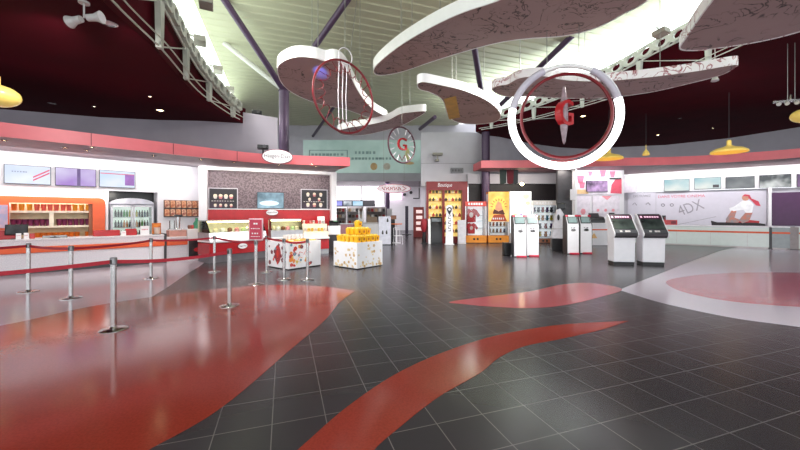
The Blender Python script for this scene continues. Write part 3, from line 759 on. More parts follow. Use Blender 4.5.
# orange shelving niche with popcorn buckets
sa, sb = LW.s(-60), LW.s(105); c = (sa + sb) / 2; w = (sb - sa) / 2
o = thing('shelving_unit', 'orange round-cornered shelving unit behind the popcorn counter', 'shelves', LW.pt(c), LW.a)
il, ir = LW.s(9) - c, LW.s(92.5) - c
poly = [(-w, 0), (-w, 2.12)] + [(w - .16 + .16 * math.sin(R(a)), 1.96 + .16 * math.cos(R(a))) for a in range(0, 91, 15)] + [(w, 0)]
hole = [(ir, .0), (ir, 1.93), (il, 1.93), (il, 0)]
mb = MB(); mb.prism_y([(-w, 0), (-w, 2.12), (il, 2.12), (il, 0)], -.06, .1); mb.prism_y([(il, 1.93), (il, 2.12), (ir, 2.12), (ir, 1.93)], -.06, .1)
mb.prism_y([(ir, 0), (ir, 2.12)] + poly[2:], -.06, .1); mb.build('surround', M_orange, o)
MB().box(il, ir, .42, .45, 0, 2.0).build('back_panel', mat('sand_panel', (222, 198, 160), .5), o)
for z in (1.70, 1.24, .82): MB().box(il, ir, .06, .42, z - .06, z).build('shelf', mat('cream_shelf', (238, 224, 200), .4), o)
MB().box(ir - .09, ir, .02, .42, 0, 1.95).build('upright', mat('brown_upright', (150, 96, 66), .5), o)
MB().box(LW.s(51.5) - c - .05, LW.s(51.5) - c + .05, .06, .12, 1.24, 1.64).build('centre_stile', mat('cream_shelf', (1, 1, 1)), o)
pp = MB().box(LW.s(-8) - c, il - .02, -.1, -.06, 1.2, 1.86).build('poster', mat('blue_snack_poster', (150, 160, 200), .4, col2=(206, 170, 186), scale=5), o); pp['label'] = 'pale blue poster'
BK = {}
def bucket(kind, cols):
    if kind in BK: return BK[kind].copy()
    mb = MB(); mb.mi = 0; mb.lathe([(.048, 0), (.066, .2), (.07, .205), (.062, .205), (.05, .02)], seg=16)
    BK[kind] = mb.build('popcorn_bucket', cols); COL.objects.unlink(BK[kind]); return BK[kind].copy()
kinds = {'amber': mat('amber_bucket', (240, 160, 40), .4, var=.1), 'orange': mat('orange_bucket', (226, 116, 32), .4), 'pink': mat('salmon_bucket', (226, 100, 84), .4), 'purple': mat('purple_bucket', (122, 38, 78), .4, col2=(92, 26, 66), scale=12)}
def brow(cents, zs, seq, row, grp):
    n = len(cents)
    for i, (cx, k) in enumerate(zip(cents, seq)):
        b = bucket(k, kinds[k]); COL.objects.link(b)
        put(b, LW.pt(LW.s(cx), -.2, zs), LW.a + i * .7)
        tag(b, f'{k} popcorn bucket on the {row} orange shelf, {nth(i, n)} in its row', 'popcorn bucket', grp)
brow([x / 7.255 + .2 for x in (97, 152, 210, 265, 315, 362, 408, 458, 500, 545, 593, 640)], 1.70, ['orange', 'amber', 'amber'] + ['pink'] * 6 + ['amber'] * 3, 'top', 'popcorn buckets on the top shelf')
brow([x / 7.255 + .2 for x in (90, 133, 176, 220, 263, 306, 348)], 1.24, ['purple'] * 7, 'middle', 'popcorn buckets on the middle shelf')
cents = [x / 7.255 + .2 for x in (428, 468, 510, 552, 595, 638)]
for i, cx in enumerate(cents):
    b = bucket('purple', None); COL.objects.link(b); put(b, LW.pt(LW.s(cx), -.2, 1.24), LW.a + i)
    tag(b, f'purple popcorn bucket right of the middle shelf stile, {nth(i, 6)} of six', 'popcorn bucket', 'popcorn buckets right of the stile')
brow([x / 7.255 + .2 for x in (268, 310, 352, 395, 437, 478, 520, 560, 636)], .82, ['orange'] * 9, 'lowest', 'popcorn buckets on the lowest shelf')

# menu screens
def wallscreen(pl, px0, px1, py0, py1, label, m, group, name='menu_screen', off=.02, fr=M_darkgrey, extra=None):
    sc, w, z0, z1 = pl.rect(px0, px1, py0, py1)
    o = thing(name, label, 'screen', pl.pt(sc, off, (z0 + z1) / 2), pl.a, group); h = z1 - z0
    f = MB().box(-w / 2, w / 2, -.05, .015, -h / 2, h / 2).build('frame', fr, o)
    s = MB().box(-w / 2 + .015, w / 2 - .015, -.056, -.05, -h / 2 + .015, h / 2 - .015).build('screen', m, o)
    if extra: extra(o, s, w, h)
    return o
M_ribbon = mat('ribbon_glow', (214, 92, 120), .3, emit=.8, var=.15, dark=True); M_violet = mat('violet_glow', (150, 96, 176), .3, emit=.8, var=.15, dark=True); M_txt = mat('grey_screen_text', (150, 158, 180), .3, emit=.8, dark=True)
def ex1(o, s, w, h):
    for k in (0, 1): MB().prism_y([(.1 + .0, -.18 + k * .09), (w / 2 - .03, .06 + k * .09), (w / 2 - .03, .11 + k * .09), (.1, -.13 + k * .09)], -.062, -.057).build('ribbon', M_ribbon, s)
    mb = MB(); marks(mb, -w / 2 + .15, 0, .08, .035, -.056, 6); mb.build('print', M_txt, s)
def ex2(o, s, w, h):
    MB().box(.02, .1, -.06, -.057, -h / 2 + .02, h / 2 - .02).build('dark_stripe', mat('dark_violet_glow', (96, 66, 130), .3, emit=.7, dark=True), s)
def ex3(o, s, w, h):
    MB().box(w * .2, w / 2 - .03, -.061, -.057, -h * .35, h * .3).build('violet_block', M_violet, s); MB().box(-w / 2 + .03, w / 2 - .03, -.061, -.057, h * .28, h * .33).build('red_line', M_ribbon, s)
wallscreen(LW, 4, 51, 165.6, 184.4, 'menu screen with red ribbons, first above the popcorn shelves', screen_mat('pale_blue_screen', (200, 212, 236), (222, 228, 244)), 'menu screens over popcorn counter', extra=ex1)
wallscreen(LW, 55, 96, 168.5, 186.3, 'menu screen glowing violet, second above the popcorn shelves', screen_mat('violet_screen', (200, 190, 222), (150, 110, 190), 1.4), 'menu screens over popcorn counter', extra=ex2)
wallscreen(LW, 99, 135, 171, 187.7, 'menu screen with purple block, nearest the drinks fridge', screen_mat('ice_blue_screen', (190, 210, 232), (216, 222, 240)), 'menu screens over popcorn counter', extra=ex3)

# drinks fridge
sa, sb = LW.s(110), LW.s(154.5); c = (sa + sb) / 2; w = (sb - sa) / 2
o = thing('drinks_fridge', 'grey double-door drinks fridge with arched header', 'fridge', LW.pt(c, -.05), LW.a)
mg = mat('fridge_grey', (150, 150, 158), .35)
mb = MB(); mb.box(-w, -w + .07, 0, .6, 0, 1.95); mb.box(w - .07, w, 0, .6, 0, 1.95); mb.box(-w + .07, w - .07, .55, .6, 0, 1.95); mb.box(-w + .07, w - .07, 0, .6, 0, .3); mb.box(-w + .07, w - .07, 0, .6, 1.86, 1.95)
bmesh.ops.remove_doubles(mb.bm, verts=mb.bm.verts[:], dist=.0005); mb.build('cabinet', mg, o)
MB().prism_y([(-w, 1.95)] + [(w * math.cos(R(180 - a)), 1.95 + .2 * math.sin(R(180 - a))) for a in range(15, 180, 15)] + [(w, 1.95)], -.03, .5).build('arched_header', mat('header_silver', (186, 186, 196), .3), o)
x = MB().box(-w + .08, w - .08, .5, .545, .3, 1.86).build('back_light_panel', mat('fridge_back_glow', (226, 236, 226), .4, emit=.5), o)
SZ = (.42, .78, 1.14, 1.5)
for z in SZ: MB().box(-w + .07, w - .07, .06, .52, z - .025, z).build('shelf', mat('wire_shelf', (210, 214, 214), .3), o)
for sx, l in ((-1, 0), (1, 1)):
    x0, x1 = (-w + .03, -.01) if sx < 0 else (.01, w - .03)
    mb = MB(); mb.box(x0, x0 + .05, -.03, .02, .3, 1.9); mb.box(x1 - .05, x1, -.03, .02, .3, 1.9); mb.box(x0, x1, -.03, .02, 1.84, 1.9); mb.box(x0, x1, -.03, .02, .3, .37)
    d = mb.build('door', mat('door_silver', (200, 200, 206), .3), o)
    MB().box(x0 + .05, x1 - .05, -.01, .0, .37, 1.84).build('pane', M_glass, d)
    hx = -.05 if sx < 0 else .05; MB().cyl((hx, -.06, .9), (hx, -.06, 1.4), .012, seg=8).build('handle', M_steel, d)
BOT = {}
bc = [('dark cola', (46, 22, 20)), ('green', (70, 160, 70)), ('yellow', (220, 200, 80)), ('dark red', (120, 24, 30)), ('orange', (226, 140, 60)), ('grey blue', (90, 110, 130))]
def bottle(k):
    if k not in BOT:
        BOT[k] = MB().lathe([(.032, 0), (.034, .03), (.033, .15), (.013, .21), (.013, .25), (0, .25)], seg=10).build('drink_bottle', mat('bottle_' + bc[k][0].replace(' ', '_'), bc[k][1], .2)); COL.objects.unlink(BOT[k])
    return BOT[k].copy()
rowpat = {3: [0, 0, 0, 1, 1, 2, 2, 2, 0, 0, 5, 0], 2: [0, 0, 5, 4, 4, 0, 2, 4, 0, 1, 0, 0], 1: [3, 0, 0, 5, 4, 0, 4, 0, 0, 0, 3, 0], 0: [0, 1, 1, 0, 0, 3, 4, 0, 0, 3, 0, 0]}
for r, z in enumerate(SZ):
    for i in range(12):
        xx = -w + .15 + (2 * w - .3) * (i + .5) / 12 + (.02 if i > 5 else -.02); b = bottle(rowpat[r][i]); COL.objects.link(b)
        put(b, LW.pt(c + xx, -.05 - .2, z))
        tag(b, f'{bc[rowpat[r][i]][0]} bottle on the {["bottom", "third", "second", "top"][r]} fridge shelf, {nth(i, 12)}', 'drink bottle', 'bottles in the drinks fridge')
# snack rack
sc, w, z0, z1 = LW.rect(163.5, 201.3, 200.4, 217)
o = thing('snack_rack', 'dark wall rack of snack packets right of the fridge', 'rack', LW.pt(sc, .055, z0), LW.a); h = z1 - z0
MB().box(-w / 2, w / 2, 0, .03, 0, h).build('back_panel', mat('rack_brown', (70, 44, 34), .5), o)
for z in (0, h / 2): MB().box(-w / 2, w / 2, -.1, 0, z, z + .03).build('ledge', M_darkgrey, o)
pc = mat('packet_orange_brown', (168, 84, 52), .4, col2=(214, 160, 120), scale=14); pc2 = mat('packet_russet', (140, 56, 40), .4, col2=(220, 180, 150), scale=14); PK = None
for r in (0, 1):
    for i in range(7):
        if PK is None:
            PK = {}
            for kk, mm in ((0, pc), (1, pc2)):
                PK[kk] = MB().prism_x([(-.03, 0), (.03, 0), (.045, .12), (.01, h * .42), (-.01, h * .42), (-.045, .12)], -w / 17, w / 17).build('snack_packet', mm); COL.objects.unlink(PK[kk])
        b = PK[(i + r) % 2].copy(); COL.objects.link(b)
        put(b, LW.pt(sc - w / 2 + w * (i + .5) / 7, .055 + .055, z0 + .035 + (h / 2 if r else 0)), LW.a)
        tag(b, f'{["orange brown", "russet"][(i + r) % 2]} snack packet in the {["lower", "upper"][r]} row of the wall rack, {nth(i, 7)}', 'snack packet', 'snack packets in the wall rack')

# ================================================================== ICE CREAM SHOP
def board(px0, px1, py0, py1, label, rows):
    sc, w, z0, z1 = BO.rect(px0, px1, py0, py1); h = z1 - z0
    o = thing('menu_board', label, 'menu board', BO.pt(sc, -.29, (z0 + z1) / 2), BO.a, 'menu boards in the ice cream shop')
    MB().box(-w / 2, w / 2, -.05, 0, -h / 2, h / 2).build('frame', mat('silver_frame', (190, 184, 190), .3, .4), o)
    pn = MB().box(-w / 2 + .03, w / 2 - .03, -.056, -.05, -h / 2 + .03, h / 2 - .03).build('panel', mat('dark_menu_print', (26, 20, 24), .35, col2=(74, 40, 70), scale=1.2, ramp=(.5, .8)), o)
    mb = MB()
    for zz, n, r in rows:
        for i in range(n):
            x = -w * .36 + w * .72 * (i + .5) / n; mb.mi = i % 2
            mb.prism_y([(x - r * .6, zz * h - r), (x + r * .6, zz * h - r), (x + r, zz * h + r * .4), (x - r, zz * h + r * .4)], -.062, -.056); mb.mi = 2; mb.ell(r * .9, r * .7, -.064, -.058, (x, zz * h + r * .7), 12)
    mb.build('food_print', [mat('cup_white', (206, 196, 190), .4), mat('cup_rose', (190, 120, 120), .4), mat('cream_scoop', (224, 206, 180), .4)], pn)
    mb = MB(); marks(mb, -w * .4, w * .4, -.12 * h, .02, -.056, 9); mb.build('print', mat('cup_white', (1, 1, 1)), pn)
board(207.5, 237.5, 187.5, 209, 'dark ice cream menu board left of the television', ((.08, 4, .075), (-.34, 4, .055)))
board(301.5, 328.5, 189, 209.2, 'dark ice cream menu board right of the television', ((.22, 3, .07), (-.02, 2, .06), (-.3, 3, .075)))
wallscreen(BO, 257, 284.3, 192, 208.4, 'black television between the two ice cream menu boards', mat('tv_picture', (46, 64, 76), .2, emit=.5, col2=(120, 150, 166), scale=1.4), None, 'television', off=-.27, fr=M_dark,
           extra=lambda o, s, w, h: MB().ell(w * .36, h * .16, -.06, -.056, (-.05, -h * .18)).build('picture_shape', mat('tv_ice', (170, 200, 214), .3, emit=.6), s))
def oval(p, rz, w, h, label, tw, th, group, t=.06, name='oval_sign', mtxt=None):
    o = thing(name, label, 'sign', p, rz, group)
    MB().ell(w / 2, h / 2, -t / 2, t / 2, seg=48).build('rim', mat('wine_rim', (120, 36, 60), .35), o)
    f = MB().ell(w / 2 * .95, h / 2 * .91, -t / 2 - .008, -t / 2, seg=48).build('face', M_white, o)
    lettering('Häagen-Dazs', tw, th, (0, -t / 2 - .008, 0), mtxt or mat('wine_ink', (64, 8, 24), .4), f)
    return o
q = at(277.6, 156.8, 11.75)
oval(q, R(16), 1.0, .5, 'large white oval ice cream sign on the coral fascia', .84, .17, 'oval ice cream signs', .1)
sc, w, z0, z1 = BO.rect(266, 278.5, 209.5, 215.5)
oval(BO.pt(sc, -.2, (z0 + z1) / 2), BO.a, w, z1 - z0, 'small white oval ice cream sign on the red wall band', w * .8, .07, 'oval ice cream signs', .04)

# chilled display cases
CA = PL(-6.14, 11.15, math.degrees(math.atan2(1.69, 1.27))); CB = PL(-4.83, 12.95, math.degrees(math.atan2(1.0, 1.92)))
M_case = mat('case_steel', (164, 164, 170), .3, .5); M_casered = mat('case_red_front', (170, 26, 34), .25)
M_lampstrip = mat('case_lamp', (255, 232, 170), .3, emit=9.0, var=.01)
def case(pl, px0, px1, zt, label, sign=True):
    a, b = pl.s(px0), pl.s(px1); c = (a + b) / 2; w = (b - a) / 2
    o = thing('ice_cream_case', label, 'display case', pl.pt(c), pl.a, 'glass ice cream cases')
    MB().box(-w, w, .05, .8, 0, .24).build('plinth', mat('case_plinth', (104, 100, 106), .35, .3), o)
    MB().box(-w, w, 0, .85, .24, .64).build('front_panel', M_casered, o)
    MB().box(-w, w, -.06, .88, .66, .72).build('ledge', M_white, o, bevel=.01)
    MB().prism_x([(-.02, .72), (.85, .72), (.85, .98), (.04, .98)], -w, w).build('steel_body', M_case, o)
    MB().prism_x([(.04, .98), (.055, .98), (.26, zt), (.245, zt)], -w + .02, w - .02).build('front_glass', M_glass, o)
    MB().box(-w, w, .24, .8, zt, zt + .03).build('top', M_case, o)
    MB().box(-w + .04, w - .04, .27, .33, zt - .05, zt - .005).build('lamp_strip', M_lampstrip, o)
    MB().box(-w, w, .8, .84, .98, zt).build('rear_panel', mat('case_rear', (226, 224, 204), .4), o)
    for sx in (-1, 1): MB().prism_x([(.04, .98), (.84, .98), (.84, zt), (.25, zt)], sx * (w - .02) - .01, sx * (w - .02) + .01).build('side_glass', M_glass, o)
    return o, c, w
o, c, w = case(CA, 209.5, 266.5, 1.36, 'glass ice cream case with oval emblem on its red front')
oval(CA.pt(CA.s(242), .035, .49), CA.a, .34, .2, 'small white oval ice cream sign on the front of the left case', .26, .05, 'oval ice cream signs', .03)
o2, c2, w2 = case(CB, 271, 303, 1.38, 'glass ice cream case standing behind the floral display bin')
tubc = [('pink', (226, 150, 160)), ('cream', (236, 222, 190)), ('brown', (120, 76, 52)), ('pale green', (190, 214, 160)), ('white', (236, 234, 230))]
TB = {}
for pl, cc, ww, who, n in ((CA, c, w, 'left case', 8), (CB, c2, w2, 'right case', 6)):
    for i in range(n):
        k = (i * 3 + n) % 5
        if k not in TB: TB[k] = MB().lathe([(.075, 0), (.08, .09), (.06, .12), (.02, .145), (0, .145)], seg=14).build('ice_cream_tub', mat('scoop_' + tubc[k][0].replace(' ', '_'), tubc[k][1], .5)); COL.objects.unlink(TB[k])
        b = TB[k].copy(); COL.objects.link(b); put(b, pl.pt(cc - ww + .14 + (2 * ww - .28) * i / (n - 1), -.45, .98))
        tag(b, f'{tubc[k][0]} ice cream tub inside the {"emblem-fronted" if pl is CA else "second"} glass case, {nth(i, n)}', 'ice cream tub', 'ice cream tubs in the glass cases')
# cone and cup station right of the cases
a, b = CB.s(304), CB.s(329); c = (a + b) / 2; w = (b - a) / 2
o = thing('cone_counter', 'red and white counter with stepped shelves of cups, right of the cases', 'counter', CB.pt(c), CB.a)
MB().box(-w, w, .05, .7, 0, .2).build('plinth', M_case, o); MB().box(-w, w, 0, .7, .2, .62).build('front_panel', M_casered, o); MB().box(-w, w, -.1, .75, .62, .68).build('ledge', M_white, o)
MB().box(-w, w, .1, .75, .68, .9).build('body', mat('cream_shelf', (1, 1, 1)), o); MB().box(-w, w, .3, .75, .9, 1.2).build('step', mat('cream_shelf', (1, 1, 1)), o)
CUP = {}
def cup(k, cols):
    if k not in CUP: CUP[k] = MB().lathe([(.035, 0), (.05, .12), (.053, .125), (.03, .14), (0, .14)], seg=12).build('paper_cup', cols); COL.objects.unlink(CUP[k])
    return CUP[k].copy()
cm = [('white', mat('cup_white', (1, 1, 1))), ('red', mat('red_cup', (196, 50, 56), .4)), ('gold', mat('gold_cup', (214, 176, 70), .3)), ('rose', mat('cup_rose', (1, 1, 1)))]
for r, (z, off) in enumerate(((.9, -.2), (1.2, -.5))):
    for i in range(7):
        k = [[0, 2, 2, 0, 2, 2, 0], [0, 1, 3, 0, 1, 3, 0]][r][i]; b = cup(k, cm[k][1]); COL.objects.link(b); put(b, CB.pt(c - w + .1 + (2 * w - .2) * i / 6, off, z))
        tag(b, f'{cm[k][0]} paper cup on the {["lower", "upper"][r]} step of the cone counter, {nth(i, 7)}', 'cup', 'paper cups on the cone counter')
# black register on a white counter at the shop corner
p = at(334, 0, 14.6); o = thing('corner_counter', 'white corner counter with dark lower part at the shop end', 'counter', (p.x, 14.6, 0), R(10))
MB().box(-.26, .27, 0, .5, .72, 1.1).build('top_box', M_white, o, bevel=.02); MB().box(-.22, .24, .04, .48, 0, .72).build('lower_part', M_darkgrey, o)
p = at(334, 0, 14.75)
o = thing('till', 'black till with small green display on the white corner counter', 'till', (p.x, 14.75, 1.1), R(10))
MB().prism_x([(-.1, 0), (.2, 0), (.2, .2), (.02, .22), (-.1, .1)], -.2, .18).build('body', M_dark, o, bevel=.01); MB().box(-.02, .14, -.03, .0, .14, .22).build('display', mat('green_display', (90, 130, 100), .3, emit=.3), o)

o = tag(put(MB().prism_x([(-.08, 0), (.1, 0), (.06, .3), (-.04, .3)], -.15, .15).build('paper_dispenser', M_white, bevel=.02), CB.pt(c + w - .16, -.64, 1.2), CB.a), 'white paper dispenser on the upper step of the cone counter', 'dispenser')
# ================================================================== QUEUE POSTS AND FLOOR DISPLAYS
PT = {}
def post(px, py, label, loc=None):
    q = F(px, py) if loc is None else Vector((loc[0], loc[1], 0))
    if 'r' not in PT:
        o = thing('queue_post', label, 'queue post', q, 0, 'steel queue posts')
        MB().lathe([(.165, 0), (.165, .012), (.15, .022), (.05, .035), (.036, .05)], seg=32).build('base', M_steel, o)
        MB().cyl((0, 0, .03), (0, 0, .9), .034, seg=24).build('pole', M_steel, o)
        h = MB().lathe([(.034, .9), (.042, .905), (.042, .99), (.036, 1.0), (0, 1.0)], seg=24).build('head', mat('steel_head', (120, 118, 120), .3, .9), o)
        MB().box(-.012, .012, -.046, .046, .915, .975).build('belt_slot', M_dark, h)
        PT['r'] = o
    else: o = dup(PT['r'], q, 0, label)
    o['loc'] = (q.x, q.y, 0.0)
    return o
SPEC = [(28.5, 292, 'steel queue post second from the left edge counter row, before the orange shelves'), (71, 298.5, 'steel queue post before the white gap left of the fridge'), (113.5, 330, 'nearest and largest steel queue post, on the left of the red floor'),
        (151, 278.5, 'steel queue post in front of the drinks fridge corner'), (229.5, 306, 'steel queue post on the red floor, second largest of all'), (214.5, 272, 'steel queue post in front of the left ice cream case edge'),
        (256, 284.5, 'steel queue post carrying the pink sign'), (266.5, 272, 'slim far steel queue post between the pink sign and floral bin'), (284, 279.5, 'steel queue post at the near corner of the floral bin'), (307.5, 280, 'steel queue post in front of the white side of the floral bin')]
SPEC[0] = (28.5, 292, 'steel queue post nearest the left edge, before the orange shelves')
PO = [post(*s) for s in SPEC]
off1 = post(0, 0, 'steel queue post beyond the left edge near the counter', (-7.75, 5.55)); off2 = post(0, 0, 'steel queue post beyond the left edge near the viewer', (-5.35, 3.0))
def belt(a, b, z=.945, sag=.0):
    pa, pb = Vector(a['loc']), Vector(b['loc']); d = (pb - pa); L = d.length; t = d / L
    mb = MB(); n = 10; A = []
    for i in range(n + 1):
        u = .04 / L + (1 - .08 / L) * i / n; q = t * (u * L); zz = z - sag * 4 * u * (1 - u)
        A.append((q.x, q.y, zz))
    nx, ny = -t.y * .0015, t.x * .0015; prev = None
    for x, y, zz in A:
        r = [mb.v((x + nx, y + ny, zz - .025)), mb.v((x + nx, y + ny, zz + .025)), mb.v((x - nx, y - ny, zz + .025)), mb.v((x - nx, y - ny, zz - .025))]
        if prev:
            for k in range(4): mb.face([prev[k], r[k], r[(k + 1) % 4], prev[(k + 1) % 4]])
        else: mb.face(r[::-1])
        prev = r
    mb.face(prev); o = mb.build('belt', M_redbelt, a); o['label'] = 'red webbing belt'
belt(PO[0], off1); belt(PO[0], PO[1], sag=.02); belt(PO[1], PO[3], sag=.03); belt(PO[3], PO[5], sag=.03); belt(PO[2], off2, sag=.03); belt(PO[2], PO[4], sag=.05)
belt(PO[5], PO[6], sag=.03); belt(PO[6], PO[7]); belt(PO[8], PO[9], sag=.05); belt(PO[7], PO[8], sag=.02)
q = Vector(PO[6]['loc'])
o = thing('post_sign', 'pink framed notice standing on top of a steel queue post', 'sign', (q.x, q.y, 1.0), R(-6))
MB().box(-.17, .17, -.012, .012, .0, .5).build('frame', mat('pale_pink_frame', (226, 190, 200), .4), o, bevel=.006)
pn = MB().box(-.145, .145, -.018, -.012, .03, .47).build('panel', mat('rose_notice', (196, 60, 84), .4, var=.06), o)
mb = MB(); marks(mb, -.05, .06, .38, .035, -.018, 2); marks(mb, -.11, .11, .27, .02, -.018, 5); marks(mb, -.09, .09, .16, .03, -.018, 3); marks(mb, -.11, .11, .09, .014, -.018, 6); mb.build('print', M_white, pn)
MB().cyl((0, 0, -.005), (0, 0, .02), .03, seg=14).build('socket', M_steel, o)

# floral display bin
def binbox(c0, c1, c2):
    """near corner c1, left corner c0, right corner c2 -> centre, angle, width, depth"""
    e = (c2 - c1); d = (c0 - c1); a = math.atan2(e.y, e.x)
    return (c0 + c2) / 2, a, e.length, d.length
c, a, w, d = binbox(F(272, 266.2), F(284, 270.8), F(317, 266))
o = thing('display_bin', 'white display bin printed with red and orange flowers', 'display bin', c, a)
T = .06; H = .8
mb = MB(); mb.box(-w / 2, w / 2, -d / 2, d / 2, 0.03, .6); mb.box(-w / 2, w / 2, -d / 2, -d / 2 + T, .6, H); mb.box(-w / 2, w / 2, d / 2 - T, d / 2, .6, H); mb.box(-w / 2, -w / 2 + T, -d / 2 + T, d / 2 - T, .6, H); mb.box(w / 2 - T, w / 2, -d / 2 + T, d / 2 - T, .6, H)
bx = mb.build('box', M_white, o, flat=True)
MB().box(-w / 2 + .02, w / 2 - .02, -d / 2 + .02, d / 2 - .02, 0, .03).build('plinth', M_dark, o)
rr = random.Random(4); cols = [mat('flower_red', (206, 60, 50), .5), mat('flower_orange', (232, 140, 60), .5), mat('flower_teal', (110, 150, 170), .5), mat('flower_yellow', (226, 196, 90), .5), mat('flower_plum', (120, 50, 60), .5)]
def petals(mb, x, z, r, y):
    for k in range(5):
        t = 2 * PI * k / 5 + x * 7; mb.ell(r * .5, r * .5, y - .003, y, (x + r * .6 * math.cos(t), z + r * .6 * math.sin(t)), 8)
mb = MB()
for i in range(30):
    mb.mi = rr.choice([0, 0, 1, 1, 2, 3, 4]); t = rr.random() ** 1.5
    x, z = -w / 2 + .07 + (w * .62) * t, .1 + .62 * rr.random(); petals(mb, x, z, rr.uniform(.025, .06), -d / 2 - .0005 - .0002 * i)
for i in range(8):
    x, z = -w / 2 + .1 + .5 * rr.random(), .1 + .6 * rr.random(); mb.mi = rr.choice([0, 1, 3]); mb.tube([(x, -d / 2 - .004, z), (x + .06, -d / 2 - .004, z + .1), (x + .16, -d / 2 - .004, z + .06)], .008, 5)
mb.build('floral_print', cols, bx)
mb = MB(); MM = Matrix.Rotation(R(-90), 4, 'Z')
for i in range(20):
    mb.mi = rr.choice([0, 4, 4, 2]); petals(mb, -d / 2 + .08 + (d - .16) * rr.random(), .1 + .6 * rr.random(), rr.uniform(.03, .07), -w / 2 - .0005 - .0002 * i)
mb.mi = 4
for k in range(6): mb.ell(.16 - .02 * k, .27 - .03 * k, -w / 2 - .001 * k - .001, -w / 2, (0, .42), 20); mb.mi = 0 if mb.mi == 4 else 4
bmesh.ops.transform(mb.bm, matrix=MM, verts=mb.bm.verts[:]); mb.build('floral_print', cols, bx)
# packets lying in it
pk = [('yellow', (232, 200, 80)), ('cream', (236, 226, 196)), ('gold', (220, 170, 60)), ('orange', (230, 150, 70))]; PKM = {}
ca, sa_ = math.cos(a), math.sin(a)
def loc(c, a, x, y, z): return Vector((c.x + math.cos(a) * x - math.sin(a) * y, c.y + math.sin(a) * x + math.cos(a) * y, z))
for iy in range(4):
    for ix in range(5):
        k = (ix * 3 + iy * 2) % 4
        if k not in PKM: PKM[k] = MB().prism_x([(-.07, 0), (.07, 0), (.085, .1), (.06, .2), (.01, .22), (-.06, .2), (-.085, .1)], -.075, .075).build('sweet_packet', mat('packet_' + pk[k][0], pk[k][1], .4, var=.15, scale=20), bevel=.01); COL.objects.unlink(PKM[k])
        b = PKM[k].copy(); COL.objects.link(b); put(b, loc(c, a, -w / 2 + .16 + (w - .32) * ix / 4, -d / 2 + .17 + (d - .34) * iy / 3, .602), a)
        tag(b, f'{pk[k][0]} packet in the floral bin, {["front", "second", "third", "back"][iy]} row, {nth(ix, 5)}', 'packet', 'packets in the floral bin')
# stack of white tubs on its left side
for i in range(5):
    b = tag(put(MB().lathe([(.05, 0), (.065, .12), (.068, .14), (0, .14)], seg=14).build('white_tub', M_white), loc(c, a, -.25 + i * .15, .12 + .02 * (i % 2), .825), 0), f'white tub on the packets of the floral bin, {nth(i, 5)}', 'tub', 'white tubs over the floral bin')

# white box with the pile of gold popcorn cartons
c, a, w, d = binbox(F(335.3, 266), F(355.5, 270), F(381, 265.7))
o = thing('display_box', 'white floor box with faint gold popcorn print under gold cartons', 'display box', c, a); H = .77
bx = MB().box(-w / 2, w / 2, -d / 2, d / 2, .03, H).build('box', M_white, o, flat=True); MB().box(-w / 2 + .02, w / 2 - .02, -d / 2 + .02, d / 2 - .02, 0, .03).build('plinth', M_dark, o)
cols = [mat('pale_gold_print', (226, 204, 160), .5), mat('tan_print', (206, 170, 120), .5)]
for MM, ww, dd in ((Matrix.Identity(4), w, d), (Matrix.Rotation(R(-90), 4, 'Z'), d, w)):
    mb = MB()
    for i in range(34):
        mb.mi = rr.choice([0, 0, 1]); z = .06 + .6 * rr.random() ** 1.6; petals(mb, -ww / 2 + .06 + (ww - .12) * rr.random(), z, rr.uniform(.02, .045), -dd / 2 - .0005 - .0001 * i)
    bmesh.ops.transform(mb.bm, matrix=MM, verts=mb.bm.verts[:]); mb.build('popcorn_print', cols, bx)
M_corn = mat('popcorn', (246, 206, 90), .6, var=.2, scale=30)
proto = None
lay = [(5, .76, 'bottom'), (3, .985, 'middle'), (1, 1.21, 'top')]; zz = H
for n, z, ln in ((5, H, 'bottom'), (3, H + .215, 'second'), (1, H + .43, 'top')):
    st = .19
    for iy in range(n):
        for ix in range(n):
            if n > 1 and ln == 'bottom' and 0 < ix < 4 and 0 < iy < 4 and ((ix == 2 and iy == 2)): continue
            L = loc(c, a, (ix - (n - 1) / 2) * st, (iy - (n - 1) / 2) * st, z)
            lb = f'gold popcorn carton, {ln} layer of the pile, {["front", "second", "third", "fourth", "back"][iy] if n > 1 else "single"} row, {nth(ix, n)}' if n > 1 else 'gold popcorn carton crowning the pile on the white box'
            if proto is None:
                proto = thing('popcorn_carton', lb, 'popcorn carton', L, a, 'gold popcorn cartons')
                mb = MB(); q0 = [(-.068, -.068), (.068, -.068), (.068, .068), (-.068, .068)]; q1 = [(-.088, -.088), (.088, -.088), (.088, .088), (-.088, .088)]
                A = [mb.v((x, y, 0)) for x, y in q0]; B = [mb.v((x, y, .17)) for x, y in q1]; mb.face(A[::-1]); mb.face(B)
                for k in range(4): mb.face([A[k], A[(k + 1) % 4], B[(k + 1) % 4], B[k]])
                cb = mb.build('carton', M_gold, proto, flat=True)
                MB().box(-.03, .03, -.082, -.076, .05, .12).build('red_badge', mat('badge_brown', (176, 100, 30), .4), cb)
                mb = MB(); r2 = random.Random(2)
                for k in range(14): mb.sph((r2.uniform(-.06, .06), r2.uniform(-.06, .06), .17 + r2.uniform(0, .025)), .026, 6)
                mb.build('popcorn', M_corn, proto)['kind'] = 'stuff'
            else: dup(proto, L, a + rr.uniform(-.08, .08), lb)

